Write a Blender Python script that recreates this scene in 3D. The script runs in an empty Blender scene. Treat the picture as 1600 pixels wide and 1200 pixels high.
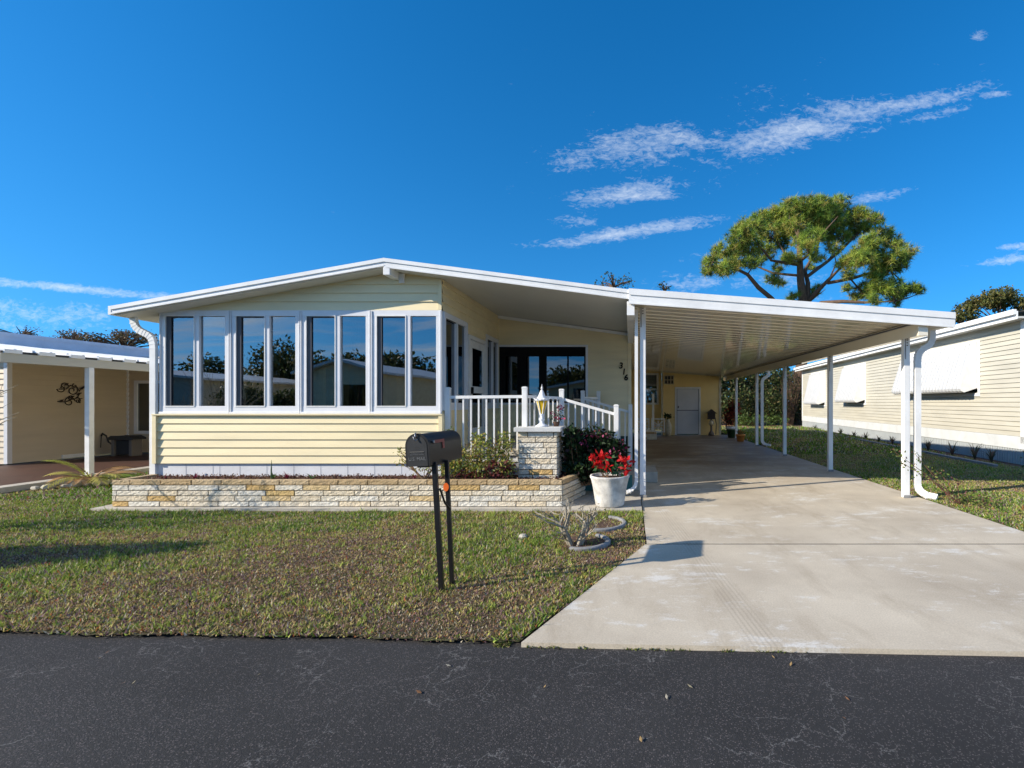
import bpy, math, random
import numpy as np
from mathutils import Vector, Matrix
random.seed(7); RNG = np.random.default_rng(11)
scene = bpy.context.scene
COL = scene.collection
F, CX, CY, EYE = 780.0, 985.0, 629.0, 1.45
def sc_at(Y): return F / Y
def PX(x, y, Y):
    s = F / Y
    return Vector(((x - CX) / s, Y, EYE - (y - CY) / s))
# ------------------------------------------------------------------ helpers
def col3(c): return (c[0], c[1], c[2], 1.0)
class MB:
    """collects polygons in world coordinates; build() links them as one mesh object"""
    def __init__(s): s.v = []; s.f = []; s.c = []; s.m = []; s.sm = []
    def poly(s, pts, c=None, m=0, smooth=False):
        n = len(s.v); s.v += [tuple(p) for p in pts]; s.f.append(list(range(n, n + len(pts)))); s.c.append(c); s.m.append(m); s.sm.append(smooth)
    def mesh(s, verts, faces, c=None, m=0, smooth=False):
        n = len(s.v); s.v += [tuple(p) for p in verts]
        for f in faces:
            s.f.append([n + i for i in f]); s.c.append(c); s.m.append(m); s.sm.append(smooth)
    def box(s, x0, x1, y0, y1, z0, z1, c=None, m=0, M=None):
        vs = [Vector((x, y, z)) for x in (x0, x1) for y in (y0, y1) for z in (z0, z1)]
        if M is not None: vs = [M @ v for v in vs]
        s.mesh(vs, [(0,1,3,2),(4,6,7,5),(0,4,5,1),(2,3,7,6),(0,2,6,4),(1,5,7,3)], c, m)
    def prism(s, prof, a, b, axis='y', c=None, m=0):
        """extrude a polygon (2D) along an axis; prof in (x,z) for y, (y,z) for x, (x,y) for z"""
        def P(p, t):
            return {'y': (p[0], t, p[1]), 'x': (t, p[0], p[1]), 'z': (p[0], p[1], t)}[axis]
        n = len(prof)
        vs = [P(p, a) for p in prof] + [P(p, b) for p in prof]
        fs = [list(range(n)), list(range(2*n-1, n-1, -1))] + [(i, (i+1) % n, n+(i+1) % n, n+i) for i in range(n)]
        s.mesh(vs, fs, c, m)
    def tube(s, pts, r, n=8, c=None, m=0, prof=None, up=None, caps=True, smooth=True):
        pts = [Vector(p) for p in pts]
        rs = r if isinstance(r, (list, tuple)) else [r] * len(pts)
        if prof is None: prof = [(math.cos(2*math.pi*i/n), math.sin(2*math.pi*i/n)) for i in range(n)]
        else: smooth = False
        n = len(prof); rings = []; U = None
        for i, p in enumerate(pts):
            if i == 0: d = pts[1] - p
            elif i == len(pts)-1: d = p - pts[i-1]
            else: d = (pts[i+1]-p).normalized() + (p-pts[i-1]).normalized()
            if d.length < 1e-9: d = Vector((0,0,1))
            d.normalize()
            if U is None:
                U = Vector(up) if up else (Vector((0,0,1)) if abs(d.z) < .9 else Vector((1,0,0)))
            U = (U - d * U.dot(d))
            if U.length < 1e-6: U = d.orthogonal()
            U.normalize(); V = d.cross(U)
            rings.append([p + (U*a + V*b) * rs[i] for a, b in prof])
        vs = [q for R_ in rings for q in R_]
        fs = [(i*n+j, i*n+(j+1) % n, (i+1)*n+(j+1) % n, (i+1)*n+j) for i in range(len(pts)-1) for j in range(n)]
        s.mesh(vs, fs, c, m, smooth)
        if caps:
            s.mesh(rings[0], [list(range(n-1, -1, -1))], c, m); s.mesh(rings[-1], [list(range(n))], c, m)
    def lathe(s, prof, cx, cy, n=24, c=None, m=0, fn=None, smooth=True):
        vs = []
        for (r, z) in prof:
            for j in range(n):
                a = 2*math.pi*j/n; k = fn(a, r, z) if fn else 1.0
                vs.append((cx + r*k*math.cos(a), cy + r*k*math.sin(a), z))
        fs = [(i*n+j, i*n+(j+1) % n, (i+1)*n+(j+1) % n, (i+1)*n+j) for i in range(len(prof)-1) for j in range(n)]
        s.mesh(vs, fs, c, m, smooth)
    def parts(s, eps=.004):
        """separate the pieces whose boxes do not touch"""
        n = len(s.v); par = list(range(n))
        def fd(a):
            while par[a] != a: par[a] = par[par[a]]; a = par[a]
            return a
        for f in s.f:
            for i in f[1:]: par[fd(i)] = fd(f[0])
        A = np.array(s.v); g = {}
        for i, f in enumerate(s.f): g.setdefault(fd(f[0]), []).append(i)
        bx = []
        for k, fs in g.items():
            q = A[[i for f in fs for i in s.f[f]]]; bx.append([q.min(0)-eps, q.max(0)+eps, list(fs)])
        ch = True
        while ch:
            ch = False; out = []
            for b in bx:
                for o in out:
                    if (b[0] <= o[1]).all() and (b[1] >= o[0]).all(): o[0] = np.minimum(o[0], b[0]); o[1] = np.maximum(o[1], b[1]); o[2] += b[2]; ch = True; break
                else: out.append(b)
            bx = out
        res = []
        for b in bx:
            m = MB()
            for i in b[2]: m.poly([s.v[j] for j in s.f[i]], s.c[i], s.m[i], s.sm[i])
            res.append(m)
        return res
    def build_each(s, name, mat, parent=None, **kw): return [m.build(name, mat, parent, **kw) for m in s.parts()]
    def build(s, name, mat, parent=None, bevel=0, label=None, cat=None, group=None, kind=None):
        off = Vector((0,0,0))
        if parent is not None:
            q = parent
            while q is not None: off += q.location; q = q.parent
        me = bpy.data.meshes.new(name)
        base = Vector((0,0,0))
        if parent is None and kind is None and s.v:
            a = np.array(s.v); base = Vector(((a[:,0].min()+a[:,0].max())/2, (a[:,1].min()+a[:,1].max())/2, a[:,2].min()))
        off2 = off + base
        me.from_pydata([(v[0]-off2.x, v[1]-off2.y, v[2]-off2.z) for v in s.v], [], s.f)
        mats = mat if isinstance(mat, (list, tuple)) else [mat]
        for mm in mats: me.materials.append(mm)
        me.polygons.foreach_set('material_index', s.m)
        me.polygons.foreach_set('use_smooth', s.sm)
        if any(c is not None for c in s.c):
            at = me.attributes.new('Col', 'FLOAT_COLOR', 'FACE')
            arr = []
            for c in s.c: arr += list(col3(c)) if c is not None else [1,1,1,1]
            at.data.foreach_set('color', arr)
        me.update()
        o = bpy.data.objects.new(name, me); COL.objects.link(o)
        if parent is not None: o.parent = parent
        else: o.location = base
        if bevel:
            b = o.modifiers.new('bevel', 'BEVEL'); b.width = bevel; b.segments = 2; b.limit_method = 'ANGLE'; b.angle_limit = math.radians(40)
        tag(o, label, cat, group, kind)
        return o
def tag(o, label=None, cat=None, group=None, kind=None):
    if label: o['label'] = label
    if cat: o['category'] = cat
    if group: o['group'] = group
    if kind: o['kind'] = kind
    return o
def empty(name, loc, label, cat, group=None):
    o = bpy.data.objects.new(name, None); COL.objects.link(o); o.location = loc; o.empty_display_size = .1
    return tag(o, label, cat, group)
def copy_tree(o, parent=None, loc=None, label=None, scale=None, rz=None):
    c = o.copy(); COL.objects.link(c)
    if parent is not None: c.parent = parent
    if loc is not None: c.location = loc
    if scale is not None: c.scale = scale
    if rz is not None: c.rotation_euler.z = rz
    if label: c['label'] = label
    for ch in list(o.children): copy_tree(ch, c)
    return c
def np_obj(name, verts, k, cols, mat, parent=None, **kw):
    """verts (N*k,3): N faces of k corners each; cols (N,3)"""
    off = Vector((0,0,0)); q = parent
    while q is not None: off += q.location; q = q.parent
    verts = verts.reshape(-1, 3)
    base = np.zeros(3)
    if parent is None and not kw.get('kind'):
        base = np.array([verts[:,0].mean(), verts[:,1].mean(), verts[:,2].min()])
    verts = verts - np.array([off.x, off.y, off.z]) - base
    N = len(verts) // k
    me = bpy.data.meshes.new(name)
    me.vertices.add(len(verts)); me.vertices.foreach_set('co', verts.astype(np.float32).ravel())
    me.loops.add(N*k); me.loops.foreach_set('vertex_index', np.arange(N*k, dtype=np.int32))
    me.polygons.add(N); me.polygons.foreach_set('loop_start', np.arange(0, N*k, k, dtype=np.int32))
    me.update(calc_edges=True)
    me.materials.append(mat)
    at = me.attributes.new('Col', 'FLOAT_COLOR', 'FACE')
    c4 = np.ones((N, 4), dtype=np.float32); c4[:, :3] = cols
    at.data.foreach_set('color', c4.ravel())
    o = bpy.data.objects.new(name, me); COL.objects.link(o)
    if parent is not None: o.parent = parent
    else: o.location = Vector(base)
    tag(o, kw.get('label'), kw.get('cat'), kw.get('group'), kw.get('kind'))
    return o
# ------------------------------------------------------------------ materials
MATS = {}  # procedural materials by name
def nd(nt, t, **kw):
    n = nt.nodes.new(t)
    for k, v in kw.items():
        if k == 'ins':
            for a, b in v.items(): n.inputs[a].default_value = b
        else: setattr(n, k, v)
    return n
def new_mat(name):
    m = bpy.data.materials.new(name); m.use_nodes = True; nt = m.node_tree
    b = nt.nodes['Principled BSDF']; MATS[name] = m
    return m, nt, b
def ramp(nt, stops, interp='LINEAR'):
    r = nt.nodes.new('ShaderNodeValToRGB'); e = r.color_ramp.elements; r.color_ramp.interpolation = interp
    while len(e) < len(stops): e.new(.5)
    for i, (p, c) in enumerate(stops): e[i].position = p; e[i].color = col3(c) if not isinstance(c, float) else (c, c, c, 1)
    return r
def noise(nt, scale, detail=4, rough=.55, vec=None, dist=0):
    n = nd(nt, 'ShaderNodeTexNoise', ins={'Scale': scale, 'Detail': detail, 'Roughness': rough, 'Distortion': dist})
    if vec is not None: nt.links.new(vec, n.inputs['Vector'])
    return n
def mapping(nt, sc=(1,1,1), rot=(0,0,0), src='Object'):
    tc = nd(nt, 'ShaderNodeTexCoord'); mp = nd(nt, 'ShaderNodeMapping', ins={'Scale': sc, 'Rotation': rot})
    nt.links.new(tc.outputs[src], mp.inputs['Vector']); return mp.outputs[0]
def mixc(nt, fac, a, b, mode='MIX'):
    m = nd(nt, 'ShaderNodeMix', data_type='RGBA', blend_type=mode)
    for sock, v in ((m.inputs[0], fac), (m.inputs[6], a), (m.inputs[7], b)):
        if hasattr(v, 'is_output'): nt.links.new(v, sock)
        elif isinstance(v, (int, float)): sock.default_value = v if sock == m.inputs[0] else (v, v, v, 1)
        else: sock.default_value = col3(v)
    return m.outputs[2]
def simple(name, c, rough=.5, var=.12, nscale=3, bump=0, bscale=60, metal=0, spec=.5, c2=None, attr=False, stretch=(1,1,1)):
    m, nt, b = new_mat(name)
    b.inputs['Roughness'].default_value = rough; b.inputs['Metallic'].default_value = metal
    b.inputs['Specular IOR Level'].default_value = spec
    v = mapping(nt, stretch)
    n = noise(nt, nscale, 5, .6, v)
    lo = c2 if c2 else tuple(x*(1-var) for x in c); hi = c if c2 else tuple(min(1, x*(1+var*.4)) for x in c)
    r = ramp(nt, [(.3, lo), (.68, hi)]); nt.links.new(n.outputs['Fac'], r.inputs[0])
    out = r.outputs[0]
    if attr:
        a = nd(nt, 'ShaderNodeAttribute', attribute_name='Col')
        out = mixc(nt, 1.0, out, a.outputs['Color'], 'MULTIPLY')
    nt.links.new(out, b.inputs['Base Color'])
    if bump:
        n2 = noise(nt, bscale, 4, .6, v); bp = nd(nt, 'ShaderNodeBump', ins={'Strength': bump, 'Distance': .01})
        nt.links.new(n2.outputs['Fac'], bp.inputs['Height']); nt.links.new(bp.outputs[0], b.inputs['Normal'])
    return m
def leafmat(name, trans=.35, rough=.55):
    m, nt, b = new_mat(name)
    a = nd(nt, 'ShaderNodeAttribute', attribute_name='Col')
    nt.links.new(a.outputs['Color'], b.inputs['Base Color']); b.inputs['Roughness'].default_value = rough
    b.inputs['Specular IOR Level'].default_value = .3
    t = nd(nt, 'ShaderNodeBsdfTranslucent'); nt.links.new(a.outputs['Color'], t.inputs['Color'])
    mx = nd(nt, 'ShaderNodeMixShader', ins={'Fac': trans})
    nt.links.new(b.outputs[0], mx.inputs[1]); nt.links.new(t.outputs[0], mx.inputs[2])
    nt.links.new(mx.outputs[0], nt.nodes['Material Output'].inputs[0])
    return m
def glassmat(name, tint=(.35,.4,.42), base=.12, boost=1.6, rough=.01, rtint=(1,1,1), wav=0.0):
    m, nt, b = new_mat(name); nt.nodes.remove(b)
    tr = nd(nt, 'ShaderNodeBsdfTransparent', ins={'Color': col3(tint)})
    gl = nd(nt, 'ShaderNodeBsdfGlossy', ins={'Roughness': rough, 'Color': col3(rtint)})
    fr = nd(nt, 'ShaderNodeFresnel', ins={'IOR': 1.5})
    ma = nd(nt, 'ShaderNodeMath', operation='MULTIPLY_ADD', ins={1: boost, 2: base}, use_clamp=True)
    nt.links.new(fr.outputs[0], ma.inputs[0])
    if wav:
        n = noise(nt, 1.3, 1, .4, mapping(nt, (1, 1, .6)))
        bp = nd(nt, 'ShaderNodeBump', ins={'Strength': wav, 'Distance': .02}); nt.links.new(n.outputs['Fac'], bp.inputs['Height'])
        nt.links.new(bp.outputs[0], gl.inputs['Normal'])
    mx = nd(nt, 'ShaderNodeMixShader'); nt.links.new(ma.outputs[0], mx.inputs[0])
    nt.links.new(tr.outputs[0], mx.inputs[1]); nt.links.new(gl.outputs[0], mx.inputs[2])
    nt.links.new(mx.outputs[0], nt.nodes['Material Output'].inputs[0]); return m
SID = simple('cream_siding', (.84,.72,.45), .5, .13, 2.2, .12, 90, stretch=(.3,1,2))
SIDR = simple('ivory_siding', (.50,.475,.395), .5, .13, 2.2, .1, 90, stretch=(1,.3,2))
SIDL = simple('tan_siding', (.60,.51,.38), .55, .08, 2.0, .1, 90, stretch=(1,.3,2))
SHEDM = simple('yellow_siding', (.86,.64,.26), .5, .07, 2.2, .1, 90)
WHITE = simple('white_paint', (.80,.80,.79), .4, .12, 5, .06, 60)
WVINYL = simple('white_vinyl', (.74,.75,.78), .35, .05, 5)
FASC = simple('white_aluminium', (.84,.84,.83), .35, .12, 2.5, .06, 30)
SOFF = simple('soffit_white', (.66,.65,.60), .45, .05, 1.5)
PAN = simple('carport_pan', (.86,.78,.62), .22, .05, 1.2, spec=.8)
PAN.node_tree.nodes['Principled BSDF'].inputs['Coat Weight'].default_value = 1.0
PAN.node_tree.nodes['Principled BSDF'].inputs['Coat Roughness'].default_value = .06
SKIRT = simple('skirt_masonry', (.70,.71,.74), .7, .12, 3, .3, 40)
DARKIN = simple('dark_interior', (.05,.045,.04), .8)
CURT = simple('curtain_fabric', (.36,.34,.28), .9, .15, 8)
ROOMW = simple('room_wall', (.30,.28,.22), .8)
BLACKM = simple('black_gloss', (.008,.008,.009), .38, .2, 6, .05, 200)
BLACKF = simple('black_frame', (.006,.006,.006), .7, spec=.15)
BLIND = simple('blind_slat', (.10,.10,.10), .6)
GREYM = simple('grey_screen', (.10,.105,.12), .7)
RED = simple('faded_red', (.32,.075,.05), .6, .2, 20)
ORANGE = simple('orange_reflector', (.85,.16,.03), .3)
YGLASS = simple('amber_glass', (.80,.52,.03), .2, .25, 18, spec=.6)
LAMPW = simple('lamp_enamel', (.80,.81,.83), .4, .15, 12, .2, 60)
CONCP = simple('pot_concrete', (.66,.64,.60), .85, .5, 6, .5, 60)
TERRA = simple('terracotta', (.60,.24,.05), .7, .15, 8, .2, 60)
GREENPOT = simple('green_pot', (.03,.08,.03), .4)
TEAL = simple('teal_board', (.06,.24,.24), .6, .3, 5)
CAPM = simple('cap_concrete', (.62,.62,.61), .8, .15, 6, .3, 80)
FOOT = simple('footing_concrete', (.50,.46,.39), .85, .25, 4, .4, 60)
EDGE = simple('edging_concrete', (.25,.25,.25), .85, .3, 8, .5, 60)
STONE = simple('pale_stone', (.46,.43,.36), .85, .35, 6, .6, 40)
BARK = simple('bark', (.13,.08,.05), .9, .5, 6, 1.0, 20, stretch=(3,3,.6))
TWIG = simple('twig_grey', (.36,.32,.25), .9, .4, 10, .4, 60)
BROWNST = simple('thin_stem', (.22,.13,.07), .85, .3, 10)
SLABM = simple('red_brown_deck', (.075,.030,.018), .6, .35, 1.5, .2, 40)
SOIL = simple('soil_mulch', (.13,.075,.045), .95, .6, 22, 1.0, 60, c2=(.045,.02,.018))
MULCH = simple('pine_straw', (.42,.24,.12), .95, .4, 12, 1.0, 40, c2=(.2,.11,.06))
BENCHD = simple('bench_dark', (.03,.03,.03), .5)
BENCHG = simple('bench_taupe', (.16,.14,.12), .7)
BRONZE = simple('bronze_scroll', (.035,.022,.015), .5)
CERAM = simple('cream_ceramic', (.55,.48,.33), .5, .2, 14)
ROOFM = simple('grey_roof', (.42,.42,.42), .6, .1, 3)
AWN = simple('awning_white', (.56,.57,.58), .35, .08, 5)
LATT = simple('lattice_white', (.75,.75,.73), .5)
DARKPANEL = simple('dark_panel', (.03,.03,.03), .7)
DOORW = simple('door_white', (.66,.66,.68), .4, .06, 3)
RIB = simple('rib_skirt', (.42,.45,.46), .5, .1, 2)
FARW = simple('far_wall', (.60,.55,.42), .6)
ASPHR = simple('shingle_grey', (.12,.12,.13), .9)
LEAF = leafmat('leaf'); NEEDLE = leafmat('needle', .25, .6); PETAL = leafmat('petal', .4); GRASS = leafmat('grass_blade', .3, .7)
GLASS = glassmat('window_glass', (.42,.46,.44), .15, 1.8, rtint=(.92,.95,1), wav=.12)
GLASSD = glassmat('dark_glass', (.16,.17,.17), .10, 1.2, rtint=(.9,.95,1), wav=.1)
# brick: split face limestone, colour by brick
BRICK = simple('split_brick', (1,1,1), .85, .16, 14, .6, 55, attr=True)
for n in BRICK.node_tree.nodes:
    if n.type == 'BUMP': n.inputs['Distance'].default_value = .03
MORTAR = simple('mortar', (.10,.09,.08), .95)
def concrete():
    m, nt, b = new_mat('driveway_concrete'); b.inputs['Roughness'].default_value = .8
    v = mapping(nt)
    n1 = noise(nt, .9, 6, .6, v, .3); r1 = ramp(nt, [(.3, (.45,.385,.295)), (.7, (.62,.545,.425))]); nt.links.new(n1.outputs['Fac'], r1.inputs[0])
    # worn pale patches, streaked along the width
    n2 = noise(nt, 1.0, 12, .82, mapping(nt, (.9, 1.9, 1)), .2)
    r2 = ramp(nt, [(.54, 0.0), (.60, .75)]); nt.links.new(n2.outputs['Fac'], r2.inputs[0])
    c = mixc(nt, r2.outputs[0], r1.outputs[0], (.70,.68,.63))
    # brown drip stains lengthwise
    n3 = noise(nt, 1.0, 8, .7, mapping(nt, (2.4, .8, 1)), .3)
    r3 = ramp(nt, [(.50, 0.0), (.72, .5)]); nt.links.new(n3.outputs['Fac'], r3.inputs[0])
    c = mixc(nt, r3.outputs[0], c, (.30,.235,.16))
    # patchily darker, browner and smoother far inside the carport
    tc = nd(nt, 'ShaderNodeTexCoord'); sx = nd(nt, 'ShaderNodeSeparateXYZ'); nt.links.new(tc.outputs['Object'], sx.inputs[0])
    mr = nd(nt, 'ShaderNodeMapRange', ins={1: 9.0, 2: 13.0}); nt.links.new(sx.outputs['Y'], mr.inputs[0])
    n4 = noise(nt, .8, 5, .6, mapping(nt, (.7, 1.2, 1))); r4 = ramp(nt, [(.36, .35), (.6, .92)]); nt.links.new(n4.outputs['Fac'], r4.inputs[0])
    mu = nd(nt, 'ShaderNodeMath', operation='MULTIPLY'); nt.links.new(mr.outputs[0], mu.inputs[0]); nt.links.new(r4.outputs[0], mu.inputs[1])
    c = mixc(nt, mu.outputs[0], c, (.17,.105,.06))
    # tyre tracks: thin parallel tread lines in bands that run lengthwise
    wv = nd(nt, 'ShaderNodeMath', operation='SINE'); mm = nd(nt, 'ShaderNodeMath', operation='MULTIPLY', ins={1: 190.0}); nt.links.new(sx.outputs['X'], mm.inputs[0])
    # bend tracks slightly with Y
    ad = nd(nt, 'ShaderNodeMath', operation='MULTIPLY_ADD', ins={1: .10}); nt.links.new(sx.outputs['Y'], ad.inputs[0]); nt.links.new(sx.outputs['X'], ad.inputs[2])
    nt.links.new(ad.outputs[0], mm.inputs[0]); nt.links.new(mm.outputs[0], wv.inputs[0])
    tot = None
    for cx_ in (1.12, 3.55):
        sb = nd(nt, 'ShaderNodeMath', operation='SUBTRACT', ins={1: cx_}); nt.links.new(ad.outputs[0], sb.inputs[0])
        ab = nd(nt, 'ShaderNodeMath', operation='ABSOLUTE'); nt.links.new(sb.outputs[0], ab.inputs[0])
        rr = nd(nt, 'ShaderNodeMapRange', ins={1: .14, 2: .07, 3: 0.0, 4: 1.0}); nt.links.new(ab.outputs[0], rr.inputs[0])
        if tot is None: tot = rr.outputs[0]
        else:
            a2 = nd(nt, 'ShaderNodeMath', operation='ADD'); nt.links.new(tot, a2.inputs[0]); nt.links.new(rr.outputs[0], a2.inputs[1]); tot = a2.outputs[0]
    r5 = nd(nt, 'ShaderNodeMapRange', ins={1: -.2, 2: .7, 3: 0.0, 4: .22}); nt.links.new(wv.outputs[0], r5.inputs[0])
    n5 = noise(nt, 2.0, 4, .6, mapping(nt, (1, .5, 1))); r6 = ramp(nt, [(.35, .2), (.6, 1.0)]); nt.links.new(n5.outputs['Fac'], r6.inputs[0])
    m1 = nd(nt, 'ShaderNodeMath', operation='MULTIPLY'); nt.links.new(tot, m1.inputs[0]); nt.links.new(r5.outputs[0], m1.inputs[1])
    m2 = nd(nt, 'ShaderNodeMath', operation='MULTIPLY'); nt.links.new(m1.outputs[0], m2.inputs[0]); nt.links.new(r6.outputs[0], m2.inputs[1])
    c = mixc(nt, m2.outputs[0], c, (.20,.17,.14))
    # fine grain
    n6 = noise(nt, 90, 3, .7, v); r7 = ramp(nt, [(.3, .82), (.65, 1.08)]); nt.links.new(n6.outputs['Fac'], r7.inputs[0])
    c = mixc(nt, 1.0, c, r7.outputs[0], 'MULTIPLY')
    nt.links.new(c, b.inputs['Base Color'])
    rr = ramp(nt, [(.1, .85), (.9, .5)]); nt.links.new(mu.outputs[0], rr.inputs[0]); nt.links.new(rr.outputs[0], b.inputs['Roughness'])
    bp = nd(nt, 'ShaderNodeBump', ins={'Strength': .35, 'Distance': .004}); nt.links.new(n6.outputs['Fac'], bp.inputs['Height']); nt.links.new(bp.outputs[0], b.inputs['Normal'])
    return m
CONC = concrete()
def asphalt():
    m, nt, b = new_mat('asphalt'); b.inputs['Roughness'].default_value = .85; b.inputs['Specular IOR Level'].default_value = .25
    v = mapping(nt)
    n1 = noise(nt, .8, 5, .6, v); r1 = ramp(nt, [(.3, (.027,.0265,.0265)), (.7, (.044,.043,.043))]); nt.links.new(n1.outputs['Fac'], r1.inputs[0])
    # exposed light aggregate
    vo = nd(nt, 'ShaderNodeTexVoronoi', ins={'Scale': 120.0}); nt.links.new(v, vo.inputs['Vector'])
    bw = nd(nt, 'ShaderNodeSeparateColor'); nt.links.new(vo.outputs['Color'], bw.inputs[0])
    n2 = noise(nt, 1.1, 5, .6, mapping(nt, (.5, 1.4, 1))); r2 = ramp(nt, [(.35, .80), (.65, 1.02)]); nt.links.new(n2.outputs['Fac'], r2.inputs[0])
    sb = nd(nt, 'ShaderNodeMath', operation='ADD', ins={1: -.1}); nt.links.new(r2.outputs[0], sb.inputs[0])
    gt = nd(nt, 'ShaderNodeMath', operation='GREATER_THAN'); nt.links.new(bw.outputs[0], gt.inputs[0]); 
    iv = nd(nt, 'ShaderNodeMath', operation='SUBTRACT', ins={0: 1.42}); nt.links.new(sb.outputs[0], iv.inputs[1]); nt.links.new(iv.outputs[0], gt.inputs[1])
    d = nd(nt, 'ShaderNodeMath', operation='LESS_THAN', ins={1: .42}); nt.links.new(vo.outputs['Distance'], d.inputs[0])
    mu = nd(nt, 'ShaderNodeMath', operation='MULTIPLY'); nt.links.new(gt.outputs[0], mu.inputs[0]); nt.links.new(d.outputs[0], mu.inputs[1])
    mk = nd(nt, 'ShaderNodeMath', operation='MULTIPLY', ins={1: .6}); nt.links.new(mu.outputs[0], mk.inputs[0])
    ag = mixc(nt, bw.outputs[1], (.07,.068,.07), (.20,.17,.165))
    c = mixc(nt, mk.outputs[0], r1.outputs[0], ag)
    # pale hairline cracks
    nw = noise(nt, 5, 5, .7, v); dv = mixc(nt, .16, v, nw.outputs['Color'], 'ADD')
    tot = None
    for S, th, msk, off in ((1.4, .004, .57, 0), (5.0, .012, .53, 5), (9.0, .022, .555, 9)):
        vc = nd(nt, 'ShaderNodeTexVoronoi', feature='DISTANCE_TO_EDGE', ins={'Scale': S}); nt.links.new(dv, vc.inputs['Vector'])
        lt = nd(nt, 'ShaderNodeMapRange', ins={1: th, 2: th*.25, 3: 0.0, 4: 1.0}); nt.links.new(vc.outputs['Distance'], lt.inputs[0])
        mv = nd(nt, 'ShaderNodeMapping', ins={'Location': (off, off, 0)}); nt.links.new(v, mv.inputs[0])
        nm = noise(nt, 1.6, 6, .75, mv.outputs[0]); rm = ramp(nt, [(msk, 0.0), (msk+.05, 1.0)]); nt.links.new(nm.outputs['Fac'], rm.inputs[0])
        q = nd(nt, 'ShaderNodeMath', operation='MULTIPLY'); nt.links.new(lt.outputs[0], q.inputs[0]); nt.links.new(rm.outputs[0], q.inputs[1])
        if tot is None: tot = q.outputs[0]
        else:
            a2 = nd(nt, 'ShaderNodeMath', operation='MAXIMUM'); nt.links.new(tot, a2.inputs[0]); nt.links.new(q.outputs[0], a2.inputs[1]); tot = a2.outputs[0]
    c = mixc(nt, tot, c, (.15,.145,.14))
    nt.links.new(c, b.inputs['Base Color'])
    n6 = noise(nt, 150, 3, .7, v); bp = nd(nt, 'ShaderNodeBump', ins={'Strength': .9, 'Distance': .006})
    nt.links.new(n6.outputs['Fac'], bp.inputs['Height']); nt.links.new(bp.outputs[0], b.inputs['Normal'])
    return m
ASPH = asphalt()
def lawnmat():
    m, nt, b = new_mat('lawn_ground'); b.inputs['Roughness'].default_value = .95; b.inputs['Specular IOR Level'].default_value = .1
    v = mapping(nt)
    n1 = noise(nt, 1.3, 6, .65, v); r1 = ramp(nt, [(.35, (.115,.095,.055)), (.52, (.10,.105,.04)), (.68, (.075,.11,.03))]); nt.links.new(n1.outputs['Fac'], r1.inputs[0])
    n2 = noise(nt, 45, 5, .75, v); r2 = ramp(nt, [(.35, .45), (.66, 1.5)]); nt.links.new(n2.outputs['Fac'], r2.inputs[0])
    n3 = noise(nt, 12, 4, .7, v); r3 = ramp(nt, [(.4, 0.0), (.65, .6)]); nt.links.new(n3.outputs['Fac'], r3.inputs[0])
    c = mixc(nt, r3.outputs[0], r1.outputs[0], (.16,.12,.10))
    c = mixc(nt, 1.0, c, r2.outputs[0], 'MULTIPLY'); nt.links.new(c, b.inputs['Base Color'])
    bp = nd(nt, 'ShaderNodeBump', ins={'Strength': 1.0, 'Distance': .03}); nt.links.new(n2.outputs['Fac'], bp.inputs['Height']); nt.links.new(bp.outputs[0], b.inputs['Normal'])
    return m
LAWN = lawnmat()
# ------------------------------------------------------------------ siding
def clip(poly, a, b):
    """keep the part of a (u,z) polygon with z <= a + b*u"""
    out = []
    for i in range(len(poly)):
        p, q = poly[i], poly[(i+1) % len(poly)]
        dp, dq = a + b*p[0] - p[1], a + b*q[0] - q[1]
        if dp >= 0: out.append(p)
        if (dp >= 0) != (dq >= 0):
            t = dp / (dp - dq); out.append((p[0]+(q[0]-p[0])*t, p[1]+(q[1]-p[1])*t))
    return out
def siding(mb, org, U, N, u0, u1, z0, z1, pitch, lip, holes=(), tops=(), c=None, vary=0.0):
    """lapped boards: org at u=0,z=0 (world), U along, N outward normal"""
    org, U, N = Vector(org), Vector(U).normalized(), Vector(N).normalized()
    def W(u, z, o): return org + U*u + Vector((0,0,z)) + N*o
    k = 0; z = z0
    while z < z1 - 1e-6:
        za, zb = z, min(z + pitch, z1)
        off = lambda q: lip * (1 - (q - za)/pitch)
        zs = sorted({za, zb} | {h for H in holes for h in (H[2], H[3]) if za < h < zb})
        cc = c
        for i in range(len(zs)-1):
            a, b = zs[i], zs[i+1]; mid = (a+b)/2
            iv = [(u0, u1)]
            for H in holes:
                if H[2] < mid < H[3]:
                    nv = []
                    for (p, q) in iv:
                        if H[1] <= p or H[0] >= q: nv.append((p, q)); continue
                        if H[0] > p: nv.append((p, H[0]))
                        if H[1] < q: nv.append((H[1], q))
                    iv = nv
            for (p, q) in iv:
                P = [(p, a), (q, a), (q, b), (p, b)]
                for t in tops:
                    P = clip(P, *t)
                    if len(P) < 3: break
                if len(P) < 3: continue
                mb.poly([W(u, zz, off(zz)) for u, zz in P], cc)
                if i == 0:
                    e = [pt for pt in P if abs(pt[1]-a) < 1e-6]
                    if len(e) >= 2:
                        ua, ub = min(x[0] for x in e), max(x[0] for x in e)
                        mb.poly([W(ua, a, -.004), W(ub, a, -.004), W(ub, a, lip), W(ua, a, lip)], cc)
        z = zb
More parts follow.
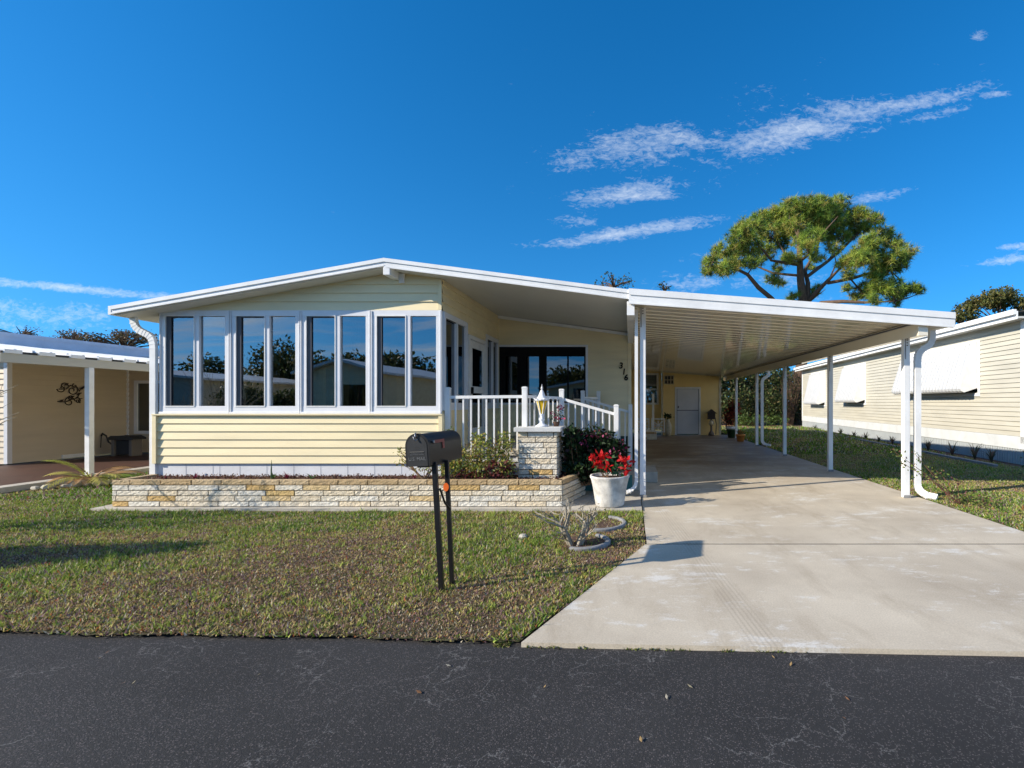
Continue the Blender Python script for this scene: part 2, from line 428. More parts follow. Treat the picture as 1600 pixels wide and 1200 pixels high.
# ------------------------------------------------------------------ foliage
def rand_dirs(n):
    d = RNG.normal(size=(n, 3)); return d / np.linalg.norm(d, axis=1, keepdims=True)
def leaves(P, size, cols, aspect=.5, up=0.0, jit=.3, flat=0.0):
    """diamond leaves at points P; cols list of colours"""
    n = len(P); d = rand_dirs(n); d[:, 2] += up; d /= np.linalg.norm(d, axis=1, keepdims=True)
    r = rand_dirs(n)
    if flat: r[:, :2] *= (1-flat)
    w = np.cross(d, r); w /= np.linalg.norm(w, axis=1, keepdims=True) + 1e-9
    L = size * (1 + jit * RNG.uniform(-1, 1, n))[:, None]
    nn = np.cross(d, w)
    V = np.stack([P, P + d*L*.5 + w*L*aspect*.5 + nn*L*.08, P + d*L, P + d*L*.5 - w*L*aspect*.5 + nn*L*.08], axis=1)
    cols = np.array(cols); ci = RNG.integers(0, len(cols), n)
    C = cols[ci] * (1 + .25 * RNG.uniform(-1, 1, (n, 1)))
    return V, np.clip(C, 0, 1)
def in_blobs(blobs, n, shell=.35):
    """n points spread over ellipsoid blobs (x,y,z,rx,ry,rz), denser near the surface"""
    B = np.array(blobs, dtype=float); w = B[:,3]*B[:,4] + B[:,4]*B[:,5]; w /= w.sum()
    k = RNG.choice(len(B), n, p=w); d = rand_dirs(n); rr = (shell + (1-shell) * RNG.uniform(0, 1, (n,1)) ** .5)
    rr *= 1 + .12*RNG.normal(size=(n,1))
    return B[k, :3] + d * rr * B[k, 3:6]
def blades(P, L, W, cols, lean=.6, k3=True):
    n = len(P); a = RNG.uniform(0, 2*np.pi, n); t = RNG.uniform(0, 2*np.pi, n)
    side = np.stack([np.cos(a), np.sin(a), np.zeros(n)], 1)
    ln = lean * RNG.uniform(.2, 1.5, n)
    tip = np.stack([np.cos(t)*ln, np.sin(t)*ln, np.ones(n)], 1); tip /= np.linalg.norm(tip, axis=1, keepdims=True)
    Ls = (L * RNG.uniform(.5, 1.3, n))[:, None] if np.isscalar(L) else (L*RNG.uniform(.5,1.3,n))[:, None]
    Ws = W[:, None] if not np.isscalar(W) else W
    return np.stack([P - side*Ws*.5, P + side*Ws*.5, P + tip*Ls], 1), cols
exec_order = None
# ================================================================== ground, road, driveway
def road_y(x): return 3.05 - .040 * (x + .8) + .012 * math.sin(x*2.3) + .008 * math.sin(x*6.1)
g = MB(); g.poly([(-160,-120,-.06), (160,-120,-.06), (160,260,-.06), (-160,260,-.06)]); g.build('ground', LAWN, kind='structure')
r = MB(); xs = [-40 + .1*i for i in range(801)]
for a, b in zip(xs[:-1], xs[1:]):
    r.poly([(a,-4.5,-.03), (b,-4.5,-.03), (b,road_y(b)+.12,-.03), (a,road_y(a)+.12,-.03)])
r.build('road', ASPH, kind='structure')
DW0, DW1, JY = .17, 4.42, 5.12          # driveway left and right edge, joint depth
d = MB()
def slab(mb, pts, z0=-.05, z1=0.0):
    n = len(pts); mb.mesh([(x,y,z1) for x,y in pts] + [(x,y,z0) for x,y in pts], [list(range(n))] + [(i, n+i, n+(i+1)%n, (i+1)%n) for i in range(n)])
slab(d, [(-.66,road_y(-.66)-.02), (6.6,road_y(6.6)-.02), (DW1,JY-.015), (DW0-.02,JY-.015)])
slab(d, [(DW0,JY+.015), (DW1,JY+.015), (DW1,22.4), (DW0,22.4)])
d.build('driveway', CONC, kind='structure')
j = MB(); j.poly([(DW0-.02,JY-.02,-.003), (DW1,JY-.02,-.003), (DW1,JY+.02,-.003), (DW0-.02,JY+.02,-.003)]); j.build('driveway_joint', DARKPANEL, kind='structure')
p = MB(); slab(p, [(-.93,6.66), (.155,6.66), (.155,9.0), (-.93,9.0)], -.05, .02); p.build('walkway', FOOT, kind='structure')
# lawns
def lawn_sheet(name, fx, ya, yb, za=-.008):
    m = MB(); ys = ya; 
    m.poly([(x, y, za) for x, y in fx]); return m.build(name, LAWN, kind='structure')
fl = [(x, road_y(x)+.01+.012*math.sin(x*17)+.01*math.sin(x*41)) for x in [ -40+.05*i for i in range(790)] if x < -.70] + [(-.68,road_y(-.7)+.0), (DW0-.015,JY), (DW0-.01,6.66), (-.93,6.70), (-7.2,6.70), (-7.2,24), (-10.1,24), (-10.1,6.0), (-40,6.0)]
lawn_sheet('lawn_front', fl, 0, 0)
lawn_sheet('lawn_side', [(DW1+.01,JY), (7.5,road_y(7.5)+.03), (40,road_y(40)+.03), (40,60), (DW1-9,60), (DW1-9,28), (DW1+.01,28)], 0, 0)
# grass blades: stuff
def pnoise(P, f, seed):
    r_ = np.random.default_rng(seed); out = 0
    for _ in range(6):
        a = r_.uniform(0, 6.28); k = f * r_.uniform(.6, 1.6); ph = r_.uniform(0, 6.28)
        out = out + np.sin((P[:,0]*math.cos(a) + P[:,1]*math.sin(a))*k + ph + 1.3*np.sin((P[:,0]*math.sin(a*2)+P[:,1]*math.cos(a*2))*k*.7))
    return out / 6
def grass(name, n, x0, x1, y0, y1, ok, L, W, label, thin=0.0, greener=0.0, tuft=0):
    P = np.zeros((n, 3)); P[:,0] = RNG.uniform(x0, x1, n); P[:,1] = RNG.uniform(y0, y1, n)
    P = P[ok(P)]
    if tuft:   # taller clumps
        c_ = np.zeros((tuft, 3)); c_[:,0] = RNG.uniform(x0, x1, tuft); c_[:,1] = RNG.uniform(y0, y1, tuft)**1.0; c_ = c_[ok(c_)]
        q_ = np.repeat(c_, 22, 0); nb_ = len(P); q_[:, :2] += RNG.normal(size=(len(q_), 2))*.03; q_ = q_[ok(q_)]; P = np.concatenate([P, q_])
    patch = 1.5*pnoise(P, 2.2, 3) + .75*pnoise(P, 9, 5) + .6*pnoise(P, 33, 9)
    kz = RNG.normal(size=len(P))*.38 + patch*.75 + greener
    kz = kz - .02 - .18*np.clip((4.4-P[:,1]),0,1.2) + .45*(P[:,1] > 5.6)*(P[:,0] < -3)
    pal = np.array([(.28,.18,.11), (.43,.32,.15), (.50,.43,.14), (.33,.40,.07), (.15,.26,.035)])
    ci = np.clip(((kz + .75) / 1.5 * 5).astype(int), 0, 4)
    C = pal[ci] * (1 + .35*RNG.uniform(-1, 1, (len(P),1)))
    rd = RNG.uniform(size=len(P)); C[rd < .12] = np.array((.30,.17,.20)) ; C[rd > .975] = np.array((.46,.15,.05)); C[(rd > .12) & (rd < .22)] = np.array((.52,.46,.34)); C[(rd > .22) & (rd < .34)] *= .35
    LL = L * RNG.uniform(.7,1.25,len(P)) * (1 + .6*np.clip(patch, -.5, 1)) * (1 + .05*(P[:,1]-3))
    if tuft: LL[nb_:] *= 1.7; C[nb_:] = np.array((.27,.33,.06))*(1+.4*RNG.uniform(-1,1,(len(P)-nb_,1)))
    V, C = blades(P, LL, W*(1+.06*(P[:,1]-3)), C, lean=1.3)
    V[:,:,2] -= .012
    return np_obj(name, V, 3, np.clip(C,0,1), GRASS, kind='stuff', label=label)
def ok_front(P):
    x, y = P[:,0], P[:,1]
    ry = 3.05 - .04*(x+.8) + .012*np.sin(x*2.3) + .008*np.sin(x*6.1)
    a = y > ry - .015 + .06*RNG.uniform(size=len(P))
    diag = x < (-.68 + (y-3.05)/(JY-3.05)*.85) - .012*RNG.uniform(size=len(P))
    diag &= ~((y > JY) & (x > DW0-.02))
    pl = ~((y > 6.64) & (x > -7.22))
    lh = ~((y > 5.95) & (x < -10.05)) & ~((y > 6.64) & (x > -.97))
    return a & diag & pl & lh & (x > -985/780*y - 1.5)
grass('lawn_grass', 560000, -12, .2, 2.9, 7.4, ok_front, .030, .014, 'patchy green and brown grass of the front lawn before the brick planter', tuft=1100)
def ok_left(P): return (P[:,0] > -10.05) & (P[:,0] < -7.25)
grass('side_grass', 26000, -10.1, -7.2, 6.64, 13, ok_left, .04, .02, 'green grass strip between the cream house and the red-brown patio', greener=.5)
def ok_right(P):
    x, y = P[:,0], P[:,1]
    return (x > np.where(y > JY, DW1+.03, DW1+(JY-y)*1.02+.05)) & (x < 8.0 + .069*y)
grass('driveway_grass', 230000, 4.4, 10.5, 4.2, 14, ok_right, .030, .015, 'short grass between the driveway and the ivory neighbouring house', greener=.35)
grass('far_grass', 70000, 4.4, 12, 14, 29, ok_right, .05, .035, 'shaded grass strip behind the carport posts', greener=.6)
# weeds along the road edge
m = MB()
P = np.zeros((2600,3)); P[:,0] = -.85 + 1.9*RNG.uniform(size=2600)**1.3; ph = RNG.normal(size=2600)*.014
cl = (np.sin(P[:,0]*9)+np.sin(P[:,0]*23+1) > -.2); P = P[cl]; ph = ph[cl]
P[:,1] = 3.05 - .04*(P[:,0]+.8) - .005 + ph; P[:,2] = -.03
V, C = blades(P, .022, .012, np.array([(.17,.19,.05),(.25,.19,.10),(.12,.16,.03)])[RNG.integers(0,3,len(P))], 1.4)
np_obj('edge_weeds', V, 3, C, GRASS, kind='stuff', label='tiny weeds growing in the seam between road and driveway')
# leaf litter on the road and lawn: stuff
m = MB()
for i in range(26):
    x = random.uniform(-4.4, 3.0); y = random.uniform(2.1, 2.9); 
    if i % 3 == 0: x = random.uniform(-4.5,-1.6); y = random.uniform(2.6, 2.95)
    a = random.uniform(0, 3.1); L = random.uniform(.008, .022); w = L*random.uniform(.25, .5)
    ca, sa = math.cos(a), math.sin(a); cc = random.choice([(.45,.30,.13), (.42,.36,.22), (.30,.15,.07), (.5,.45,.35)])
    m.poly([(x-ca*L,y-sa*L,-.024), (x+sa*w,y-ca*w,-.020), (x+ca*L,y+sa*L,-.016), (x-sa*w,y+ca*w,-.022)], cc)
m.build('fallen_leaves', LEAF, kind='stuff', label='few dry fallen leaves scattered on the asphalt road')
# ================================================================== main house
house = empty('mobile_home', (-4, 9, 0), 'cream mobile home with low gable roof and sunroom of tall white windows', 'house')
YW, YF, YR = 7.43, 7.117, 22.6
XL, XS, XR, RX = -7.0, -2.81, 0.0, -3.51
def topz(x): return 2.81 + .176*(x + 7.39) if x <= RX else 3.494 - .129*(x - RX)
TH = .11
UL = (2.81 + .176*7.39 - TH, .176); UR = (3.494 + .129*RX - TH, -.129)     # underside lines a+b*x
# front wall of the sunroom: lower siding, gable siding
w = MB()
siding(w, (0,YW-.035,0), (1,0,0), (0,-1,0), XL-.03, XS+.02, .55, 1.262, .1187, .019)
w.box(XL-.03, XS+.02, YW-.03, YW+.05, .55, 1.255)
w.build('lower_siding', SID, house)
w = MB(); siding(w, (0,YW,0), (1,0,0), (0,-1,0), XL, XS, 2.82, 3.5, .13, .020, tops=(UL, UR)); w.build('gable_siding', SID, house)
w = MB()
# corner trims of the lower siding and the sill cap
for x in (XL-.05, XS-.02): w.box(x, x+.055, YW-.075, YW+.02, .55, 1.262)
w.box(XL-.05, XS+.035, YW-.085, YW, 1.262, 1.282)
w.box(XS-.045, XS+.006, YW-.022, YW-.001, 2.83, 3.29)
w.build_each('corner_trim', SID, house)
w = MB(); w.box(XL-.01, XS, YW-.02, YW+.1, .0, .55)
w.box(XL+.9, XL+.905, YW-.0225, YW-.02, .3, .55)
w.box(XL, XS-.02, YW+.1, 10.6, .62, .74)
w.build('foundation', SKIRT, house)
# block joints on the skirting
w = MB()
for k in range(1, 11): w.box(XL+.4*k, XL+.4*k+.005, YW-.0225, YW-.0195, .36 if k % 2 else .33, .548)
w.build_each('block_joint', simple('joint_grey', (.52,.53,.56), .8), house)
# walls round the sunroom
w = MB()
siding(w, (XS,0,0), (0,1,0), (1,0,0), YW+.0, 10.6, .74, 3.29, .13, .020, holes=((YW,8.56,1.33,2.82), (8.60,9.66,.74,2.64), (9.66,10.6,1.33,2.78)), tops=((UR[0]+UR[1]*XS, 0),))
w.build('porch_side_siding', SID, house)
w = MB()
siding(w, (0,10.6,0), (1,0,0), (0,-1,0), XS, XR, .74, 3.4, .125, .020, holes=((XS,-.905,1.42,2.66),), tops=(UR,))
w.build('porch_back_siding', SID, house)
w = MB()
siding(w, (XR,0,0), (0,1,0), (1,0,0), 10.6, YR, .5, 2.93, .115, .014)
siding(w, (XL,0,0), (0,-1,0), (-1,0,0), -YR, -YW-.09, .5, 2.74, .115, .014, holes=((-10.4,-7.7,1.4,2.6),))
w.box(XR-.06, XR, 10.6, YR, 0, .5); w.box(XL, XL+.05, YW, YR, 0, .5)
w.build('side_siding', SID, house)
w = MB(); w.box(XR-.055, XR+.022, 10.578, 10.64, .5, 2.93); w.box(XS-.001, XS+.03, 10.57, 10.6, .74, 3.29); w.build_each('corner_trim', SID, house)
# interior of the sunroom
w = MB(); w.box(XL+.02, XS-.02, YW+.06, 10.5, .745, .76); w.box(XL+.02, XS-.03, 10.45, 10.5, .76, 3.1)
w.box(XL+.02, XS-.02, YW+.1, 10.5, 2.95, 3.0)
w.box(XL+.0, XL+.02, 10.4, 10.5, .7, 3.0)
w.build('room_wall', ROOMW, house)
w = MB()
for x, zz in ((-6.75,.15),(-6.2,.1),(-5.55,.12),(-5.0,.1),(-4.35,.2),(-3.75,.12),(-3.05,.2)):
    n = 9; pts = [(x + i*zz/n, YW+.28 + (.025 if i % 2 else 0)) for i in range(n+1)]
    for q0, q1 in zip(pts[:-1], pts[1:]): w.poly([(q0[0],q0[1],1.0), (q1[0],q1[1],1.0), (q1[0],q1[1],2.72), (q0[0],q0[1],2.72)])
w.build_each('curtain', CURT, house)
# a second row of white frames on the far side of the room
w = MB()
for x in (-6.4,-5.6,-5.5,-4.6): w.box(x, x+.05, 10.40, 10.44, 1.0, 2.7)
w.box(-6.4,-5.5,10.40,10.44,2.65,2.7); w.build_each('inner_frame', CERAM, house)
# windows
def window(org, U, N, wd, z0, z1, panes, parent, frame=.055, depth=.06, screen_on=0, glass=GLASS):
    """frame with white stiles; panes = list of (u0,u1)"""
    org, U, N = Vector(org), Vector(U), Vector(N); M = Matrix(((U.x,-N.x,0,org.x),(U.y,-N.y,0,org.y),(0,0,1,0),(0,0,0,1)))
    f = MB(); zt, zb = z1 - frame - .03, z0 + frame + .06
    f.box(0, wd, -.02, depth, zt, z1, M=M); f.box(0, wd, -.02, depth, z0, zb, M=M)
    us = [0] + [q for p_ in panes for q in p_] + [wd]
    for i in range(0, len(us), 2): f.box(us[i]+(.001 if i else 0), us[i+1], -.018, depth, zb, zt, M=M)
    f.box(0.004, .02, -.032, -.021, z0+.01, z1-.01, M=M); f.box(wd-.02, wd-.004, -.032, -.021, z0+.01, z1-.01, M=M)
    f.box(-.0, wd, -.04, -.02, z0, z0+.03, M=M)
    o = f.build('window', WVINYL, parent, bevel=.003)
    for i, (a, b) in enumerate(panes):
        g_ = MB(); g_.box(a, b, .018, .022, zb, zt, M=M); g_.build('pane', glass, o)
        if i == screen_on:
            s = MB(); s.box(a-.012, b+.004, -.028, -.0185, zt-.004, zt+.012, M=M); s.box(a-.012, b+.004, -.028, -.0185, zb-.012, zb+.004, M=M)
            s.box(a-.012, a+.006, -.028, -.0185, zb+.004, zt-.004, M=M); s.box(b-.004, b+.008, -.028, -.0185, zb+.004, zt-.004, M=M); s.build('screen_frame', WHITE, o)
            s = MB(); s.box(a+.006, a+.065, -.006, .012, zb, zt, M=M); s.box(a+.065, b, -.004, .0, zt-.02, zt, M=M); s.build('screen_stile', GREYM, o)
    return o
for k in range(4):
    u = XL + .012 + k*1.0455
    window((u, YW, 0), (1,0,0), (0,-1,0), 1.042, 1.283, 2.82, [(.085,.515), (.585,.965)], house, screen_on=0)
window((XS, YW+.03, 0), (0,1,0), (1,0,0), 1.09, 1.33, 2.82, [(.07,.56), (.64,1.03)], house, glass=GLASSD)
window((XS, 9.67, 0), (0,1,0), (1,0,0), .93, 1.33, 2.78, [(.06,.46), (.52,.87)], house, glass=GLASSD)
w = MB(); w.box(XS-.012, XS+.006, YW-.03, YW+.03, 1.283, 2.82); w.build('window_corner_post', WVINYL, house)
# left wall window so daylight enters the sunroom
window((XL, 10.4, 0), (0,-1,0), (-1,0,0), 2.7, 1.4, 2.6, [(.08,1.28), (1.4,2.62)], house)
# storm door
dr = MB(); y0, y1 = 8.62, 9.64
dr.box(XS-.02, XS+.03, y0, y0+.07, .76, 2.63); dr.box(XS-.02, XS+.03, y1-.07, y1, .76, 2.63); dr.box(XS-.02, XS+.03, y0+.07, y1-.07, 2.56, 2.63)
for (a, b, c_, e) in ((y0+.08,y0+.2,.78,2.55), (y1-.2,y1-.08,.78,2.55), (y0+.2,y1-.2,2.42,2.55), (y0+.2,y1-.2,1.62,1.74), (y0+.2,y1-.2,.78,1.0)):
    dr.box(XS-.01, XS+.02, a, b, c_, e)
door = dr.build('storm_door', WHITE, house, bevel=.003)
q = MB(); q.box(XS, XS+.006, y0+.2, y1-.2, 1.74, 2.42); q.box(XS, XS+.006, y0+.2, y1-.2, 1.0, 1.62); q.build('pane', GLASSD, door)
q = MB(); q.box(XS+.02, XS+.06, y0+.115, y0+.145, 1.60, 1.72); q.box(XS+.02, XS+.05, y0+.11, y0+.15, 1.50, 1.54); q.build_each('handle', BLACKF, door)
# black window unit of the porch
bw = MB(); Y0 = 10.6
bw.box(XS+.02, -.95, Y0-.02, Y0+.05, 2.43, 2.63); bw.box(XS+.02, -.95, Y0-.02, Y0+.05, 1.45, 1.49)
for a, b in ((XS+.02,-2.66), (-2.40,-2.22), (-1.94,-1.78), (-1.34,-1.31), (-.98,-.95)): bw.box(a, b, Y0-.021, Y0+.05, 1.49, 2.43)
bwo = bw.build('black_window', BLACKF, house, bevel=.003)
q = MB(); q.box(XS+.03, -.96, Y0+.005, Y0+.01, 1.49, 2.43); q.build('pane', GLASSD, bwo)
q = MB(); q.box(XS+.03, -.90, Y0-.03, Y0+.04, 2.632, 2.672); q.box(-.948, -.90, Y0-.03, Y0+.04, 1.43, 2.632); q.box(XS+.03, -.95, Y0-.03, Y0+.04, 1.405, 1.445); q.build('window_trim', WVINYL, bwo)
q = MB()
for k in range(26):
    z = 1.5 + k*.036; q.mesh([(XS+.04,Y0+.06,z), (-.96,Y0+.06,z), (-.96,Y0+.085,z+.020), (XS+.04,Y0+.085,z+.020)], [(0,1,2,3)])
for x in (-2.6,-2.1,-1.65,-1.15): q.box(x, x+.015, Y0+.052, Y0+.056, 1.5, 2.43)
q.build('blind', BLIND, bwo)
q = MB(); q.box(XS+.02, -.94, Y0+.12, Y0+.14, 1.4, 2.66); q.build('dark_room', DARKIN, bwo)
# house number
for ch, x, y in (('3', 970, 571.5), ('1', 974.5, 581), ('6', 978, 590)):
    cu = bpy.data.curves.new('digit', 'FONT'); cu.body = ch; cu.size = .175; cu.offset = .004; cu.extrude = .006; cu.align_x = 'CENTER'; cu.shear = .12
    tmp = bpy.data.objects.new('tmp', cu); COL.objects.link(tmp)
    bpy.context.view_layer.update()
    me = bpy.data.meshes.new_from_object(tmp); bpy.data.objects.remove(tmp)
    me.materials.clear(); me.materials.append(BLACKF)
    o = bpy.data.objects.new('house_number', me); COL.objects.link(o); o.parent = house
    p_ = PX(x, y, 10.575); o.location = Vector((p_.x, 10.572, p_.z-.055)) - house.location; o.rotation_euler = (math.pi/2, 0, 0)
# roof slabs, soffit, fascia
w = MB()
w.prism([(-7.39,2.81), (RX,3.494), (RX,3.494-.05), (-7.39,2.76)], YF+.01, YR, 'y'); w.prism([(RX,3.494), (XR,topz(XR)), (XR,topz(XR)-.05), (RX,3.444)], YF+.01, YR, 'y')
roof = w.build('roof', ROOFM, house)
w = MB()
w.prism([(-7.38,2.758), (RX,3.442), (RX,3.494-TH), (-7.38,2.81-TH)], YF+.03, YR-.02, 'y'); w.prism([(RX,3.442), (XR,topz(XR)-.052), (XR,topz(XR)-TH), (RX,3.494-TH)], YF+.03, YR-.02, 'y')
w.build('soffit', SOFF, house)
w = MB()
def fasc(mb, xa, za, xb, zb, y0, hh, lip, pro=.018):
    mb.prism([(xa,za+.012), (xb,zb+.012), (xb,zb-lip), (xa,za-lip)], y0-pro, y0+.03, 'y')
    mb.prism([(xa,za-lip-.002), (xb,zb-lip-.002), (xb,zb-hh), (xa,za-hh)], y0-.004, y0+.028, 'y')
    mb.prism([(xa,za-hh+.004), (xb,zb-hh+.004), (xb,zb-hh-.012), (xa,za-hh-.012)], y0-.012, y0+.03, 'y')
fasc(w, -7.40, 2.81, RX-.003, 3.494, YF, .085, .035); fasc(w, RX+.003, 3.494, XR+.0, topz(XR), YF, .105, .035)
w.box(-7.44, -7.395, YF-.01, YR, 2.70, 2.825)
w.build('fascia', FASC, house, bevel=.003)
w = MB(); w.box(RX-.01, RX+.085, YF-.012, YW, 3.27, 3.375); w.box(RX+.085, RX+.16, YW-.05, YW-.01, 3.22, 3.36); w.build('ridge_beam', FASC, house, bevel=.004)
w = MB(); w.prism([(XS+.02,3.30-.012), (XR-.03,topz(XR)-TH-.012), (XR-.03,topz(XR)-TH-.07), (XS+.02,3.30-.07)], 10.52, 10.575, 'y'); w.build('ceiling_trim', FASC, house)
# left downspout
RECT = [(-.62,-1),(.62,-1),(.62,1),(-.62,1)]
def downspout(parent, pts, r=.042, up=(0,1,0), bands=True, name='downspout'):
    mb = MB(); P = [Vector(p_) for p_ in pts]; mb.tube(P, r, prof=RECT, up=up)
    if bands:
        for i in range(1, len(P)-1):
            if (P[i]-P[i-1]).length < .16:
                d_ = (P[i+1]-P[i-1]).normalized(); mb.tube([P[i]-d_*.006, P[i]+d_*.006], r*1.10, prof=RECT, up=up)
    return mb.build(name, FASC, parent)
def bend(p0, p1, p2, n=5):
    p0, p1, p2 = Vector(p0), Vector(p1), Vector(p2); return [p0*(1-t)**2 + p1*2*t*(1-t) + p2*t*t for t in [i/n for i in range(n+1)]]
yd = YW-.03
downspout(house, [(-7.36,yd,2.74)] + bend((-7.36,yd,2.68),(-7.36,yd,2.55),(-7.22,yd,2.49)) + bend((-7.18,yd,2.47),(-7.06,yd,2.43),(-7.065,yd,2.25)) + [(-7.065,yd,.32)])
# ================================================================== porch deck, stairs and railing
deck = empty('porch_deck', (-2, 9, 0), 'raised porch deck with steps down to the driveway, beside the sunroom', 'deck')
w = MB(); w.box(XS+.01, -1.15, 7.465, 10.59, .66, .745); w.box(-1.149, -.30, 9.0, 10.59, .66, .743); w.build('deck_floor', FOOT, deck)
w = MB(); w.box(XS+.02, -1.2, 7.50, 7.53, .02, .66); w.box(-1.2, -1.17, 7.54, 10.58, .02, .66); w.build('deck_skirt', simple('deck_skirt_grey', (.36,.38,.42), .7), deck)
w = MB()
for k, x in enumerate((-1.13, -.83, -.53)): w.box(x, x+.30, 8.10, 9.75, .02, .56-.18*k)
w.build('step', FOOT, deck)
w = MB(); w.prism([(-1.14,.75), (-.18,.28), (.03,.28), (.03,.03), (-1.14,.03)], 8.04, 8.08, 'y'); w.build('stringer', TEAL, deck)
w = MB(); w.box(-.22, .155, 8.09, 9.9, .021, .2); w.box(.157, .49, 9.0, 9.95, .005, .20); w.build('landing', FOOT, deck, bevel=.01)
def railing(label, pts, ztops, n_b, ztop_post=.15, zb=.83, parts=None):
    """pts list of (x,y,ztop of post, z base)"""
    root = empty('porch_railing', (pts[0][0], pts[0][1], pts[0][3]), label, 'railing', 'white metal railings of the porch')
    for (x, y, zt, z0) in pts:
        b = MB(); b.box(x-.038, x+.038, y-.038, y+.038, z0, zt-.03); b.box(x-.042, x+.042, y-.042, y+.042, zt-.03, zt-.008); b.box(x-.03, x+.03, y-.03, y+.03, zt-.008, zt)
        b.build('post', WHITE, root, bevel=.004)
    for i in range(len(pts)-1):
        a, c_ = pts[i], pts[i+1]; A = Vector((a[0],a[1],0)); B = Vector((c_[0],c_[1],0)); D = (B-A); L = D.length; D.normalize()
        A2, B2 = A + D*.038, B - D*.038
        za, zb_ = a[2]-.15, c_[2]-.15; la, lb = a[3]+.08, c_[3]+.08
        if i in ztops: za, zb_ = ztops[i]
        r_ = MB(); sq = [(-1,-1),(1,-1),(1,1),(-1,1)]
        r_.tube([A2+Vector((0,0,za)), B2+Vector((0,0,zb_))], .022, prof=sq); r_.tube([A2+Vector((0,0,la)), B2+Vector((0,0,lb))], .017, prof=sq)
        r_.build_each('rail', WHITE, root)
        n = n_b[i]
        for k in range(1, n+1):
            t = k/(n+1); q = A.lerp(B, t); zt_ = za+(zb_-za)*t-.02; zl = la+(lb-la)*t+.015
            b = MB(); b.box(q.x-.011, q.x+.011, q.y-.011, q.y+.011, zl, zt_); b.build('baluster', WHITE, root)
    return root
railing('long white railing along the front of the porch, from sunroom to stairs', [(-2.74,7.50,1.68,.5), (-1.585,7.50,1.69,.5), (-1.10,8.0,1.67,.5), (-.225,7.96,1.42,.25)], {2: (1.50,1.27)}, [9,7,7])
railing('shorter white railing on the far side of the porch stairs', [(-.66,10.30,1.69,.5), (-.94,9.85,1.69,.5), (.0,9.80,1.42,.22)], {1: (1.52,1.27)}, [4,8])
# ================================================================== carport
cp = empty('carport', (2.3, 15, 0), 'open white aluminium carport over the driveway beside the cream house', 'carport')
def pz(x): return 2.94 - .073*x
w = MB(); prof = [(0,0), (.085,0), (.093,.008), (.101,0), (.19,0), (.200,.034), (.292,.034)]; pitch = .3048
ys = []; y = 7.13
while y < 22.75:
    for (a, h) in prof: ys.append((y+a, h))
    y += pitch
for (ya, ha), (yb, hb) in zip(ys[:-1], ys[1:]): w.poly([(.002,ya,pz(0)+ha), (.002,yb,pz(0)+hb), (4.56,yb,pz(4.56)+hb), (4.56,ya,pz(4.56)+ha)])
w.prism([(.002,pz(.0)+.035), (4.56,pz(4.56)+.035), (4.56,pz(4.56)+.05), (.002,pz(.0)+.05)], 7.13, 23.0, 'y')
w.build('roof_panel', PAN, cp)
w = MB(); fasc(w, -.02, 3.055, 4.61, 2.715, YF-.022, .185, .07); 
w.build('fascia', FASC, cp, bevel=.003)
w = MB(); w.box(4.56, 4.66, YF+.04, 22.3, 2.55, 2.68); w.box(-.05, .058, YF+.02, 10.56, 2.70, 2.90); w.build_each('gutter', FASC, cp)
w = MB(); w.box(4.13, 4.27, YF+.04, 22.2, 2.41, 2.628); w.build('beam', PAN, cp, bevel=.004)
w = MB(); w.box(4.11, 4.13, YF+.04, 22.2, 2.59, 2.61); w.build('beam_seam', GREYM, cp)
def post(x, y, zt):
    b = MB(); b.box(x-.045, x+.045, y-.045, y+.045, .004, zt); o = b.build('post', FASC, cp, bevel=.006)
    b = MB(); b.box(x-.055, x+.055, y-.052, y-.046, .004, .045); b.box(x-.035, x-.02, y-.049, y-.0455, zt-.3, zt+.0); b.build_each('bracket', EDGE, o)
    b = MB()
    for k in range(3): b.box(x-.008, x+.008, y-.05, y-.0456, zt-.1+.04*k, zt-.085+.04*k)
    b.build_each('bolt', BLACKF, o)
for y in (7.62, 10.5, 13.6, 16.6, 19.8): post(4.2, y, 2.409)
post(.19, 7.66, 2.90)
downspout(cp, [(.09,7.62,2.86), (.09,7.62,.34)] + bend((.09,7.62,.25),(.08,7.60,.12),(-.06,7.56,.09)), r=.04, up=(1,0,0))
yb = 7.62
downspout(cp, [(4.60,yb,2.6), (4.60,yb,2.50)] + bend((4.60,yb,2.45),(4.60,yb,2.33),(4.48,yb,2.28)) + bend((4.45,yb,2.26),(4.38,yb,2.22),(4.38,yb,2.08)) + [(4.38,yb,.26)] + bend((4.38,yb,.2),(4.38,yb,.1),(4.47,yb-.1,.05)) + [(4.56,yb-.2,.035)], r=.045)
yb = 16.6
downspout(cp, [(4.60,yb,2.56), (4.60,yb,2.50)] + bend((4.60,yb,2.45),(4.60,yb,2.33),(4.48,yb,2.28)) + bend((4.45,yb,2.26),(4.38,yb,2.22),(4.38,yb,2.08)) + [(4.38,yb,.26)] + bend((4.38,yb,.2),(4.38,yb,.1),(4.50,yb-.1,.05)) + [(4.6,yb-.2,.035)], r=.045)
